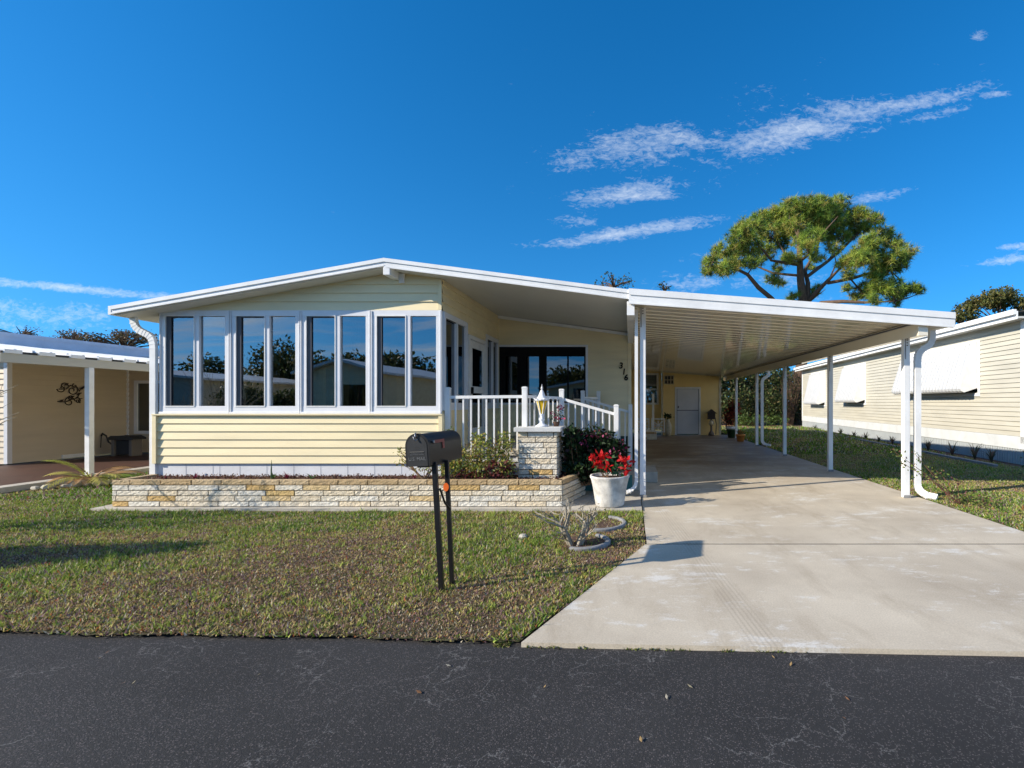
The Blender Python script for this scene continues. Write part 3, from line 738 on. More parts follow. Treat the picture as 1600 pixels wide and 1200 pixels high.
# ================================================================== storage room at the back of the carport
shed = empty('storage_room', (2.7, 22.3, 0), 'yellow sided storage room closing the back of the carport', 'shed')
w = MB(); YS = 22.2
siding(w, (0,YS,0), (1,0,0), (0,-1,0), 1.42, 4.0, 0.0, 2.9, .115, .014, holes=((1.98,3.12,0,2.14),), tops=((2.937,-.073),))
siding(w, (1.42,0,0), (0,-1,0), (-1,0,0), -22.7, -YS, 0, 2.8, .115, .01); siding(w, (4.0,0,0), (0,1,0), (1,0,0), YS, 25, 0, 2.6, .115, .014)
w.build('wall', SHEDM, shed)
w = MB(); w.box(1.40, 1.46, YS-.03, YS+.01, 0, 2.80); w.box(3.94, 4.03, YS-.03, YS+.01, 0, 2.60)
w.prism([(1.42,2.85), (4.03,2.66), (4.03,2.60), (1.42,2.79)], YS-.06, YS-.031, 'y'); w.build_each('corner_trim', CERAM, shed)
d_ = MB()
d_.box(1.98, 2.06, YS-.03, YS+.03, .02, 2.14); d_.box(3.04, 3.12, YS-.03, YS+.03, .02, 2.14); d_.box(2.06, 3.04, YS-.03, YS+.03, 2.06, 2.14); do = d_.build('door_frame', WHITE, shed)
d_ = MB()
for k in range(10): d_.box(2.10+k*.092, 2.10+k*.092+.084, YS-.012, YS+.01, .10, 2.03)
d_.box(2.08, 3.02, YS-.006, YS+.02, .06, 2.05); d_.build('door_panel', DOORW, do)
d_ = MB(); d_.box(2.08, 3.02, YS-.026, YS-.0125, 1.09, 1.12); d_.box(2.062, 2.078, YS-.02, YS, .06, 2.05); d_.box(3.022, 3.038, YS-.02, YS, .06, 2.05); d_.box(2.10, 2.15, YS-.05, YS-.026, 1.2, 1.3); d_.build_each('handle', GREYM, do)
d_ = MB(); d_.box(1.52, 1.92, YS-.03, YS-.016, 2.28, 2.64); v_ = d_.build('vent', DARKPANEL, shed)
d_ = MB()
for x in (1.50, 1.64, 1.78, 1.90): d_.box(x, x+.03, YS-.045, YS-.031, 2.28, 2.64)
for z in (2.26, 2.44, 2.62): d_.box(1.50, 1.93, YS-.048, YS-.0455, z, z+.03)
d_.build('vent_grid', CERAM, v_)
# house wall section beside the storage room, with window
w = MB(); YB = 22.55
siding(w, (0,YB,0), (1,0,0), (0,-1,0), -.1, 1.40, 0.3, 3.1, .115, .014, holes=((.55,1.22,1.42,2.72),)); w.build('rear_siding', SHEDM, house)
f = MB()
for (a, b, c_, e) in ((.50,.58,1.36,2.78), (1.19,1.27,1.36,2.78), (.58,1.19,2.70,2.78), (.58,1.19,1.36,1.44), (.58,1.19,2.03,2.08)): f.box(a, b, YB-.03, YB+.03, c_, e)
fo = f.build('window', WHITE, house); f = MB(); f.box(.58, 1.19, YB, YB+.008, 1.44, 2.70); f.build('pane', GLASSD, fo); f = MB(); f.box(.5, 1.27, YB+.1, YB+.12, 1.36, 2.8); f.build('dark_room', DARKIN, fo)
# ================================================================== brick planter and pillar
TAN = [(.52,.38,.21), (.56,.42,.25), (.48,.34,.18)]; OCH = [(.66,.46,.19), (.60,.40,.16), (.70,.52,.27)]; WHT = [(.76,.67,.52), (.80,.73,.60), (.68,.60,.47), (.74,.63,.46), (.75,.71,.62)]
def brick_run(mb, A, B, z0, courses, h, L=.40, gap=.0105, depth=.09, top_tan=True, seed=1, out=(0,-1), mort=None):
    rd = random.Random(seed); A, B = Vector((A[0],A[1],0)), Vector((B[0],B[1],0)); D = B-A; T = D.length; D.normalize(); O = Vector((out[0],out[1],0)).normalized()
    M = Matrix(((D.x,O.x,0,A.x),(D.y,O.y,0,A.y),(0,0,1,0),(0,0,0,1)))
    for k in range(courses):
        zz = z0 + k*h; was = False; u = -rd.uniform(0, L*.9) if k else -L*.4
        while u < T:
            l = L * rd.uniform(.92, 1.08); a, b = max(u, 0), min(u+l, T)
            if b - a > .02:
                if top_tan and k == courses-1: c = rd.choice(TAN)
                else: c = rd.choice(OCH) if (rd.random() < .16 and not was) else rd.choice(WHT)
                was = c in OCH
                # split face: a coarse grid with small random relief
                nu, nz = max(2, int((b-a)/.035)), 3; pr = .005*rd.uniform(.2, 1)
                e_ = .003; gu = [a+gap/2] + [a+gap/2+e_ + (b-a-gap-2*e_)*i/nu for i in range(nu+1)] + [b-gap/2]; gz = [zz+gap/2] + [zz+gap/2+e_ + (h-gap-2*e_)*i/nz for i in range(nz+1)] + [zz+h-gap/2]; nu += 2; nz += 2
                vs = []
                for i, uu in enumerate(gu):
                    for j_, z_ in enumerate(gz):
                        edge = i in (0, nu) or j_ in (0, nz)
                        vs.append(M @ Vector((uu, (.001 if edge else pr + .008*rd.random()), z_)))
                fs = [(i*(nz+1)+j_, (i+1)*(nz+1)+j_, (i+1)*(nz+1)+j_+1, i*(nz+1)+j_+1) for i in range(nu) for j_ in range(nz)]
                mb.mesh(vs, fs, c)
                mb.box(a+gap/2, b-gap/2, -depth, .0015, zz+gap/2, zz+h-gap/2, c, M=M)
            u += l
    if mort is not None: mort.box(.004, T-.004, -depth+.01, -.02, z0, z0+courses*h-.012, M=M)
pw = empty('planter_wall', (-4, 6.9, 0), 'long low planter of white and tan split stone below the sunroom windows', 'planter')
b = MB(); mo = MB(); PZ = .03
brick_run(b, (-7.07,6.81), (-.93,6.81), PZ, 5, .0735, mort=mo, seed=4)
br1 = b.build('front_course', BRICK, pw)
b = MB(); brick_run(b, (-.93,6.815), (-.70,7.70), PZ, 5, .0735, mort=mo, seed=5, out=(1,-.26)); b.build('side_course', BRICK, pw)
b = MB(); brick_run(b, (-7.07,7.40), (-7.07,6.815), PZ, 5, .0735, mort=mo, seed=6, out=(-1,0)); b.build('side_course', BRICK, pw)
mo.build('mortar_core', MORTAR, pw)
f = MB(); slab(f, [(-7.25,6.69), (-.70,6.69), (-.45,7.8), (-7.25,7.4)], -.04, .028); f.build('footing', FOOT, pw)
b = MB(); pts = []
nx, ny = 90, 8
for i in range(nx+1):
    for j_ in range(ny+1): pts.append((-6.97 + 6.06*i/nx, 6.91 + .9*j_/ny, .335 + .03*random.random() + (.02 if j_ > 4 else 0)))
b.mesh(pts, [(i*(ny+1)+j_, (i+1)*(ny+1)+j_, (i+1)*(ny+1)+j_+1, i*(ny+1)+j_+1) for i in range(nx) for j_ in range(ny)], smooth=True); b.build('soil', SOIL, pw)
P = np.stack([RNG.uniform(-6.9,-.95,5000), RNG.uniform(6.92,7.4,5000), RNG.uniform(.35,.385,5000)], 1)
V, C = leaves(P, .03, [(.12,.05,.035),(.20,.11,.06),(.05,.025,.02),(.10,.03,.03)], .5); np_obj('leaf_mulch', V, 4, C, LEAF, pw)
pil = empty('stone_pillar', (-1.33, 7.42, .33), 'short square pillar of split stone with flat cap, standing in the planter', 'pillar')
b = MB(); mo = MB(); px0, px1, py0, py1 = -1.61, -1.055, 7.20, 7.64
brick_run(b, (px0,py0), (px1,py0), .33, 9, .0775, L=.36, mort=mo, seed=21, top_tan=False); brick_run(b, (px1,py0), (px1,py1), .33, 9, .0775, L=.3, mort=mo, seed=9, out=(1,0), top_tan=False)
brick_run(b, (px0,py1), (px0,py0), .33, 9, .0775, L=.3, mort=mo, seed=10, out=(-1,0), top_tan=False); brick_run(b, (px1,py1), (px0,py1), .33, 9, .0775, L=.36, mort=mo, seed=12, out=(0,1), top_tan=False)
b.build('shaft', BRICK, pil); mo.build('mortar_core', MORTAR, pil)
b = MB(); b.box(px0-.06, px1+.06, py0-.06, py1+.06, 1.03, 1.093); b.build('cap', CAPM, pil, bevel=.006)
# lamp on the pillar
lx, ly, lz = -1.315, 7.42, 1.095
lamp = empty('post_lantern', (lx, ly, lz), 'small white lantern with amber glass on the stone pillar cap', 'lantern')
def oct_lathe(prof, n=6): 
    m_ = MB(); m_.lathe(prof, lx, ly, n, smooth=False); return m_
m_ = MB(); m_.lathe([(.0,lz),(.10,lz),(.095,lz+.012),(.055,lz+.035),(.03,lz+.055),(.032,lz+.09),(.045,lz+.10),(.045,lz+.115),(.03,lz+.13),(.028,lz+.17),(.04,lz+.185),(.0,lz+.19)], lx, ly, 20); m_.build('base', LAMPW, lamp)
oct_lathe([(.028,lz+.187),(.083,lz+.385)]).build('glass_shade', YGLASS, lamp)
m_ = MB()
for k in range(6):
    a = math.pi/3*k; m_.tube([(lx+.03*math.cos(a),ly+.03*math.sin(a),lz+.187), (lx+.086*math.cos(a),ly+.086*math.sin(a),lz+.387)], .006, 6)
m_.build('cage', LAMPW, lamp)
m_ = oct_lathe([(.0,lz+.385),(.105,lz+.385),(.108,lz+.40),(.075,lz+.42),(.052,lz+.455),(.036,lz+.50),(.022,lz+.535),(.010,lz+.545),(.016,lz+.56),(.017,lz+.575),(.006,lz+.595),(.002,lz+.63)], 12)
for k in range(6):
    a = math.pi/3*k; m_.tube([(lx+.095*math.cos(a),ly+.095*math.sin(a),lz+.40), (lx+.128*math.cos(a),ly+.128*math.sin(a),lz+.425)], [.012,.004], 6)
m_.build('lid', LAMPW, lamp)
# ================================================================== mailbox
MX, MY = -1.46, 3.86
mbx = empty('mailbox', (MX, MY, -.01), 'black metal rural mailbox with red flag on two thin leaning black posts', 'mailbox')
TL = Matrix.Translation((MX,MY,0)) @ Matrix.Rotation(math.radians(-3.2), 4, 'Y') @ Matrix.Translation((-MX,-MY,0))
w = MB(); w.box(MX-.018, MX+.018, MY-.018, MY+.018, -.06, .99, M=TL); w.build('post', BLACKM, mbx, bevel=.003)
TL2 = Matrix.Translation((MX+.03,MY+.14,0)) @ Matrix.Rotation(math.radians(-2.6), 4, 'Y') @ Matrix.Translation((-MX-.03,-MY-.14,0))
w = MB(); w.box(MX+.014, MX+.046, MY+.13, MY+.16, -.06, .99, M=TL2); w.build('post', BLACKM, mbx, bevel=.003)
w = MB(); w.tube([(MX-.02,MY+.02,.78), (MX+.0,MY+.07,.66), (MX+.02,MY+.125,.60)], .009, 6); w.build('brace', BLACKM, mbx)
w = MB()
n = 16; w.mesh([Vector((MX-.012+.022*math.cos(2*math.pi*i/n), MY+.122-.0*i, .775+.034*math.sin(2*math.pi*i/n))) for i in range(n)] + [Vector((MX-.012+.022*math.cos(2*math.pi*i/n), MY+.13, .775+.034*math.sin(2*math.pi*i/n))) for i in range(n)], [list(range(n))] + [(i,n+i,n+(i+1)%n,(i+1)%n) for i in range(n)])
w.build('reflector', ORANGE, mbx)
# the box itself: local x across, y along, z up
BW, BH, BL = .185, .245, .50
MB_M = Matrix.Translation((-1.612, 3.80, .965)) @ Matrix.Rotation(math.radians(-3.4), 4, 'Y') @ Matrix.Rotation(math.radians(-9), 4, 'Z')
def arch(wd, ht, n=14, inset=0):
    r_ = wd/2 - inset; zc_ = ht - wd/2
    return [(-r_, inset), (r_, inset)] + [(r_*math.cos(math.pi*i/n), zc_ + r_*math.sin(math.pi*i/n)) for i in range(n+1)]
def arch_solid(mb, wd, ht, ya, yb_, inset=0, smooth=False, dish=0):
    pr = arch(wd, ht, 18, inset); n = len(pr)
    vs = [MB_M @ Vector((x, ya, z)) for x, z in pr] + [MB_M @ Vector((x, yb_, z)) for x, z in pr]
    mb.mesh(vs, [list(range(n)), list(range(2*n-1, n-1, -1))]); mb.mesh(vs, [(i,(i+1)%n,n+(i+1)%n,n+i) for i in range(n)], smooth=True)
w = MB(); arch_solid(w, BW, BH, .012, BL); w.build('box_shell', BLACKM, mbx, bevel=.004)
w = MB(); arch_solid(w, BW+.012, BH+.006, -.006, .022); dr = w.build('box_door', BLACKM, mbx, bevel=.003)
w = MB(); arch_solid(w, BW-.02, BH-.012, -.009, -.0062); w.box(-.06,.06,-.0125,-.0092,.105,.112,M=MB_M); w.build('door_panel', simple('worn_black', (.020,.021,.023), .42, .3, 20), dr, bevel=.002)
w = MB(); w.tube([MB_M @ Vector(v) for v in ((-.012,-.012,.232),(-.012,-.028,.228),(-.006,-.03,.205),(.006,-.028,.198),(.012,-.014,.205))], .005, 6); w.tube([MB_M @ Vector(v) for v in ((.0,-.01,.25),(.0,-.022,.25),(.0,-.022,.225))], .006, 6); w.build('latch', simple('worn_steel', (.25,.25,.26), .35, .2, 10, metal=.8), dr)
for txt, sz, z in (('U.S. MAIL', .036, .045), ('APPROVED BY THE', .011, .098), ('POSTMASTER GENERAL', .011, .085)):
    cu = bpy.data.curves.new('t', 'FONT'); cu.body = txt; cu.size = sz; cu.extrude = .0012; cu.align_x = 'CENTER'
    t_ = bpy.data.objects.new('t', cu); COL.objects.link(t_); bpy.context.view_layer.update(); me = bpy.data.meshes.new_from_object(t_); bpy.data.objects.remove(t_)
    me.materials.clear(); me.materials.append(MATS.get('letter') or simple('letter', (.13,.135,.14), .5)); me.transform(Matrix.Translation(-mbx.location) @ MB_M @ Matrix.Translation((0,-.0102,z)) @ Matrix.Rotation(math.pi/2, 4, 'X'))
    o = bpy.data.objects.new('lettering', me); COL.objects.link(o); o.parent = dr
w = MB(); w.box(BW/2+.002, BW/2+.006, .06, .22, .165, .19, M=MB_M); w.box(BW/2+.002, BW/2+.006, .19, .22, .115, .165, M=MB_M); fl_ = w.build('flag', RED, mbx)
w = MB(); w.box(BW/2-.0, BW/2+.016, .045, .068, .167, .19, M=MB_M); w.build('flag_pivot', MATS['worn_steel'], fl_, bevel=.004)
w = MB(); w.box(-.05, .05, .06, .40, -.018, .0, M=MB_M); w.build('mounting_board', BLACKM, mbx)
# ================================================================== concrete pot with red poinsettias
pcx, pcy = -.285, 6.93
pot = empty('planter_pot', (pcx, pcy, .02), 'large scalloped white concrete pot by the carport post, holding red poinsettias', 'flower pot')
m_ = MB(); m_.lathe([(0,.022),(.185,.022),(.20,.05),(.215,.15),(.235,.28),(.262,.40),(.275,.425),(.275,.445),(.245,.445),(.235,.40),(.0,.395)], pcx, pcy, 48, fn=lambda a, r_, z: 1 + (.035*abs(math.sin(a*5))-.02 if .1 < z < .46 and r_ > .2 else 0)); m_.build('bowl', CONCP, pot)
m_ = MB(); m_.lathe([(0,.41),(.235,.405)], pcx, pcy, 20); m_.build('soil', SOIL, pot)
poi = empty('poinsettia', (pcx, pcy, .41), 'leggy poinsettia plants with bright red bracts growing in the white pot', 'plant')
heads = [(-.24,.05,.66,.10),(-.17,-.05,.60,.08),(-.07,-.04,.71,.09),(-.05,-.10,.56,.10),(.17,-.06,.66,.10),(.24,.02,.63,.10),(.22,-.09,.53,.09),(-.13,.08,.69,.08)]
m_ = MB()
for (x, y, z, r_) in heads: m_.tube([(pcx+x*.3,pcy+y*.3,.40),(pcx+x*.7,pcy+y*.7,.40+(z-.4)*.55),(pcx+x,pcy+y,z)], [.007,.004], 6) if False else m_.tube([(pcx+x*.3,pcy+y*.3,.40),(pcx+x*.7,pcy+y*.7,.40+(z-.4)*.55),(pcx+x,pcy+y,z)], [.007,.005,.004], 6)
m_.build('stem', BROWNST, poi)
P = np.concatenate([np.array([pcx+x,pcy+y,z]) + rand_dirs(17)*r_*RNG.uniform(.1,.75,(17,1))*np.array([1,1,.7]) for x, y, z, r_ in heads])
V, C = leaves(P, .085, [(.55,.008,.012),(.42,.006,.012),(.66,.02,.02),(.30,.01,.01)], .5, flat=.3); np_obj('bract', V, 4, C, PETAL, poi)
P = in_blobs([(pcx-.1,pcy,.50,.2,.12,.08),(pcx+.18,pcy,.52,.13,.1,.1),(pcx,pcy+.1,.55,.2,.08,.1)], 60); V, C = leaves(P, .09, [(.03,.10,.03),(.05,.16,.06)], .5); np_obj('foliage', V, 4, C, LEAF, poi)
# ================================================================== shrubs
def shrub(name, root_xyz, label, blobs, n, size, cols, stems, aspect=.5, stemmat=BROWNST, shell=.25, extra=None, cat='shrub', group=None, up=.3):
    o = empty(name, root_xyz, label, cat, group)
    P = in_blobs(blobs, n, shell); V, C = leaves(P, size, cols, aspect, up=up); np_obj('foliage', V, 4, C, LEAF, o)
    m_ = MB(); rx_, ry_, rz_ = root_xyz
    for k in range(stems):
        b_ = random.choice(blobs); t_ = [b_[i] + random.uniform(-.8,.8)*b_[i+3] for i in range(3)]
        s_ = (rx_+random.uniform(-.25,.25)*min(.8, b_[3]*2), ry_+random.uniform(-.06,.06), rz_)
        mid = [(s_[i]+t_[i])/2 + random.uniform(-.04,.04) for i in range(3)]
        m_.tube([s_, mid, t_], [.009,.006,.003], 5)
    m_.build('stem', stemmat, o)
    if extra:
        for (nm, bl, nn, sz, cc) in extra:
            V, C = leaves(in_blobs(bl, nn, .3), sz, cc, .8); np_obj(nm, V, 4, C, PETAL, o)
    return o
GY = [(.22,.26,.04),(.36,.36,.07),(.13,.19,.03),(.38,.24,.07),(.09,.14,.04),(.46,.44,.14)]
bl = [(-2.55,7.2,.72,.17,.12,.22),(-2.35,7.15,.62,.2,.15,.2),(-2.1,7.12,.72,.16,.14,.28),(-1.9,7.15,.62,.2,.14,.2),(-1.8,7.15,.85,.15,.12,.18),(-2.2,7.2,.92,.08,.08,.14),(-1.75,7.1,.52,.13,.14,.14),(-2.55,7.1,.5,.2,.15,.12),(-2.15,7.1,.48,.3,.16,.12),(-2.62,7.3,.97,.08,.07,.1)]
shrub('garden_shrub', (-2.15, 7.12, .34), 'loose yellow-green shrub in the planter, left of the stone pillar', bl, 3000, .052, GY, 40, .42, extra=[('red_leaves', [(-2.1,7.05,.43,.42,.15,.08),(-1.85,7.05,.55,.22,.12,.1)], 300, .05, [(.13,.03,.03),(.08,.02,.025)])])
P_ = PX(617, 705, 7.1)
sb = shrub('shrub_branch', (-2.9,7.05,.35), 'thin leafy sprig reaching left in front of the lower siding', [(P_.x+.1,7.05,P_.z-.0,.1,.05,.05),(-2.95,7.05,.52,.18,.06,.08),(-3.2,7.05,.6,.12,.05,.05),(-2.8,7.1,.62,.1,.05,.05)], 150, .05, GY, 14, .4)
DG = [(.018,.045,.014),(.03,.065,.02),(.012,.03,.01),(.05,.09,.03),(.04,.02,.02)]
shrub('dark_shrub', (-.72, 7.55, .2), 'dense dark green shrub with a few pink blooms, right of the stone pillar', [(-.83,7.55,.75,.22,.2,.30),(-.55,7.60,.78,.25,.2,.30),(-.35,7.60,.72,.22,.2,.26),(-.72,7.50,.48,.28,.2,.22),(-.45,7.55,.48,.25,.2,.18),(-.18,7.70,.68,.12,.14,.18),(-.86,7.40,.95,.12,.12,.14)], 4200, .07, DG, 20, .6,
      extra=[('pink_flowering', [(-.5,7.42,.98,.25,.1,.06),(-.15,7.6,.8,.08,.08,.08),(-.25,7.40,.70,.12,.05,.08),(-.68,7.33,.85,.12,.05,.08)], 55, .045, [(.30,.03,.10),(.18,.02,.04),(.42,.08,.20)])])
# small pot of pink flowers on the pillar cap
sp_ = empty('small_pot', (-1.11, 7.48, 1.095), 'small brown pot of pink trailing flowers on the stone pillar cap', 'flower pot')
m_ = MB(); m_.lathe([(0,1.095),(.04,1.095),(.052,1.16),(.055,1.165),(.045,1.165),(0,1.15)], -1.11, 7.48, 16); m_.build('bowl', simple('brown_pot', (.10,.05,.03), .6), sp_)
P = in_blobs([(-1.11,7.48,1.22,.10,.08,.07),(-1.05,7.48,1.33,.05,.04,.08),(-1.03,7.46,1.22,.05,.05,.04)], 130); V, C = leaves(P, .035, DG + [(.08,.15,.05)], .5); np_obj('foliage', V, 4, C, LEAF, sp_)
P = in_blobs([(-1.16,7.45,1.29,.04,.04,.03),(-1.05,7.45,1.38,.045,.04,.05),(-1.10,7.42,1.22,.06,.03,.03),(-1.0,7.44,1.2,.03,.03,.02)], 60); V, C = leaves(P, .032, [(.45,.03,.10),(.6,.15,.28),(.3,.02,.05)], .8); np_obj('bloom', V, 4, C, PETAL, sp_)
# small plants in the planter
def rosette(name, x, y, z, n, L, W_, cols, label, cat, group=None, spread=.8, mat=LEAF, segs=3):
    V = []; C = []
    for k in range(n):
        a = 2*math.pi*k/n + random.uniform(-.3,.3); tilt = random.uniform(.25, spread); l = L*random.uniform(.7,1.15)
        pp = [Vector((x, y, z))]; 
        for s_ in range(segs): tt = tilt*(.5+.6*s_); pp.append(pp[-1] + Vector((math.cos(a)*math.sin(tt), math.sin(a)*math.sin(tt), math.cos(tt)))*l/segs)
        sd = Vector((-math.sin(a), math.cos(a), 0))
        c = Vector(random.choice(cols))*random.uniform(.8,1.2)
        for s_ in range(segs):
            wa, wb = W_*(1-(s_/segs)**2), W_*(1-((s_+1)/segs)**2)
            V += [pp[s_]-sd*wa/2, pp[s_]+sd*wa/2, pp[s_+1]+sd*wb/2, pp[s_+1]-sd*wb/2]; C.append(tuple(c))
    return np_obj(name, np.array([tuple(v) for v in V]), 4, np.array(C), mat, label=label, cat=cat, group=group)
for i, (x, w_, lb) in enumerate(((-6.55,.8,'first small purple plant from the left end of the planter'), (-6.15,1.2,'low purple plant under the first window gap, second from the left in the planter'), (-4.85,1.3,'purple plant just right of the tall green spike in the planter'), (-3.05,.9,'small purple plant in the planter close behind the mailbox'))):
    rosette('purple_plant', x, 7.05, .355, int(16*w_), .10*w_, .02, [(.25,.03,.06),(.16,.02,.05)], lb, 'plant', 'small purple plants in the planter', 1.0)
rosette('spike_plant', -5.05, 7.05, .35, 9, .13, .02, [(.06,.12,.03),(.10,.16,.05)], 'green plant with one tall upright spike in the planter', 'plant')
o = rosette('spike_leaf', -5.06, 7.04, .35, 1, .26, .022, [(.07,.13,.04)], 'x', 'plant', spread=.26)
bpy.data.objects.remove(o)
m_ = MB(); m_.tube([(-5.06,7.04,.35),(-5.065,7.04,.5),(-5.06,7.04,.64)], [.012,.010,.002], 6); sp0 = [q for q in COL.objects if q.name.startswith('spike_plant')][0]; m_.build('spike', simple('spike_green', (.07,.12,.04), .5), sp0)
rosette('green_plant', -4.5, 7.05, .35, 5, .17, .03, [(.05,.14,.05),(.08,.2,.06)], 'broad green leaves leaning right in the middle of the planter', 'plant', spread=1.1)
# ================================================================== dead shrub with edging rings
def branchy(mb, p, d, L, r_, depth, spread=.6, rnd=random, kids=3, up=.15):
    n = 3; pts = [p]; rs = [r_]; d = d.normalized()
    for i in range(n):
        d = (d + Vector((rnd.uniform(-1,1), rnd.uniform(-1,1), rnd.uniform(-1,1)))*.22 + Vector((0,0,up*.3))).normalized(); p = p + d*L/n; pts.append(p); rs.append(r_*(1-.35*(i+1)/n))
    mb.tube(pts, rs, 6 if r_ > .01 else 4)
    if depth > 0:
        for k in range(kids):
            q = pts[rnd.choice([1,2,3,3])]; nd_ = (d + Vector((rnd.uniform(-1,1), rnd.uniform(-1,1), rnd.uniform(-.6,1)))*spread*1.3).normalized(); branchy(mb, q, nd_, L*rnd.uniform(.55,.85), rs[-1]*.8, depth-1, spread, rnd, kids, up)
ds = empty('bare_shrub', (-.56, 5.08, -.01), 'leafless pale grey shrub with knobbly branches in a curved edging ring on the lawn', 'shrub')
rr_ = random.Random(5); m_ = MB()
for a, tl in ((0.2,.4),(1.2,.5),(2.2,.65),(3.0,.8),(3.4,.5),(4.2,.5),(5.2,.7),(5.9,.6),(2.7,1.0)):
    branchy(m_, Vector((-.56+.05*math.cos(a),5.08+.05*math.sin(a),-.02)), Vector((math.cos(a)*tl, math.sin(a)*tl*.6, 1)), .25, .022, 3, .7, rr_, 2)
m_.build('branch', TWIG, ds)
P = in_blobs([(-.62,5.0,.15,.25,.15,.15),(-.3,5.1,.35,.1,.08,.08)], 60); V, C = leaves(P, .03, [(.12,.14,.05),(.30,.16,.09)], .5); np_obj('dry_foliage', V, 4, C, LEAF, ds)
def edging(label, cx_, cy_, rx_, ry_, a0, a1):
    n = 26; m_ = MB(); prof = [(-.026,-.03),(.026,-.03),(.026,.022),(.015,.034),(-.015,.034),(-.026,.022)]
    A = [math.radians(a0+(a1-a0)*i/n) for i in range(n+1)]
    m_.tube([(cx_+rx_*math.cos(a),cy_+ry_*math.sin(a),.0) for a in A], 1.0, prof=[(q[1],q[0]) for q in prof], up=(0,0,1))
    return m_.build('garden_edging', EDGE, None, bevel=.004, label=label, cat='garden edging', group='curved edging on the lawn')
edging('curved concrete edging around the foot of the bare grey shrub', -.50, 5.16, .27, .27, -110, 60)
edging('curved concrete edging ring nearest the white flower pot', -.37, 5.95, .30, .33, -100, 70)
m_ = MB()
for (cx_, cy_, rx_, ry_) in ((-.50,5.16,.24,.25),(-.37,5.95,.27,.30)):
    m_.mesh([(cx_,cy_,.012)]+[(cx_+rx_*math.cos(2*math.pi*i/20),cy_+ry_*math.sin(2*math.pi*i/20),.006) for i in range(20)], [(0,1+i,1+(i+1)%20) for i in range(20)])
m_.build('mulch_bed', SOIL, kind='structure')
m_ = MB(); 
for i in range(1): m_.lathe([(0,.0),(.045,.0),(.05,.02),(.03,.04),(0,.045)], -1.15, 5.35, 8, smooth=False)
m_.build('lawn_stone', STONE, None, label='small pale stone lying on the front lawn behind the mailbox', cat='stone')
# ================================================================== left neighbour
lh = empty('tan_house', (-16, 14, 0), 'tan neighbouring mobile home at the left with attached flat carport', 'house')
w = MB(); XA, YA, YB_ = -13.7, 10.98, 13.6
siding(w, (XA,0,0), (0,1,0), (1,0,0), YA, YB_, .1, 2.66, .125, .026, vary=0); siding(w, (0,YB_,0), (1,0,0), (0,-1,0), XA, -10.0, .1, 2.7, .125, .026, holes=((-13.45,-12.2,.66,2.0),))
siding(w, (0,YA,0), (1,0,0), (0,-1,0), -20, XA, .1, 2.66, .125, .026); w.build('wall', SIDL, lh)
w = MB(); w.box(XA-.05, XA+.03, YA-.03, YA+.06, .1, 2.6); w.box(XA, XA+.05, YB_-.04, YB_-.001, .1, 2.5); w.build_each('corner_trim', WVINYL, lh)
w = MB(); w.prism([(-20.5,3.2),(XA+.25,2.93),(XA+.25,2.64),(-20.5,2.8)], YA-.4, 26, 'y'); w.build('roof', ROOFM, lh)
w = MB(); w.box(XA+.252, XA+.28, YA-.4, 26, 2.66, 2.95); w.box(XA+.282, XA+.30, YA-.4, 26, 2.88, 2.96); w.build('fascia', simple('blue_white_trim', (.62,.66,.74), .5), lh)
w = MB(); x0_, z0_, x1_, z1_ = XA+.29, 2.66, -10.28, 2.30
y = 8.1
while y < 14.4:
    for (a, b_, h) in ((0,.21,0),(.21,.22,None),(.22,.27,.05),(.27,.28,None)):
        pass
    w.mesh([(x0_,y,z0_),(x1_,y,z1_),(x1_,y+.22,z1_),(x0_,y+.22,z0_)], [(0,1,2,3)])
    w.prism([(x0_,z0_),(x1_,z1_),(x1_,z1_+.045),(x0_,z0_+.045)], y+.22, y+.26, 'y'); y += .26
w.prism([(x0_,z0_-.03),(x1_,z1_-.03),(x1_,z1_-.01),(x0_,z0_-.01)], 8.1, 14.4, 'y'); w.build('carport_roof', FASC, lh)
w = MB(); y = 8.12
while y < 14.2: w.box(-10.33, -10.18, y, y+.24, 2.262, 2.325); y += .48
w.build_each('pan_end', FASC, lh)
w = MB(); w.box(-10.33, -10.21, 8.1, 14.4, 2.261, 2.30); w.build('pan_gap_shade', DARKPANEL, lh)  # solid dark strip coloured as the shade between the pan ends
w = MB(); w.box(-10.34, -10.20, 8.08, 14.4, 2.11, 2.26); w.prism([(x0_,2.62),(x1_,2.26),(x1_,2.12),(x0_,2.5)], 8.06, 8.1, 'y'); w.build('carport_beam', SIDR, lh)
w = MB(); w.box(-10.28, -10.19, 9.40, 9.49, .08, 2.11); w.build('carport_post', WHITE, lh, bevel=.004)
f = MB()
for (a, b_, c_, e) in ((-13.5,-13.41,.60,2.05),(-12.24,-12.15,.60,2.05),(-13.41,-12.24,1.97,2.05),(-13.41,-12.24,.60,.68)): f.box(a, b_, YB_-.03, YB_+.02, c_, e)
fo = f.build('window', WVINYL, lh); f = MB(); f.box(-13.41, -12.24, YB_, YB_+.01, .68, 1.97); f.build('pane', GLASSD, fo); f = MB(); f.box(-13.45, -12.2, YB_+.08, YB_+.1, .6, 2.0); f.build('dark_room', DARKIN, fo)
w = MB(); slab(w, [(-13.7,6.0),(-10.38,6.0),(-10.38,13.6),(-13.7,13.6)], -.05, .075); w.build('patio', SLABM, kind='structure')
w = MB(); slab(w, [(-10.375,6.0),(-10.12,6.0),(-10.12,13.6),(-10.375,13.6)], -.05, .08); w.build('patio_kerb', FOOT, kind='structure')
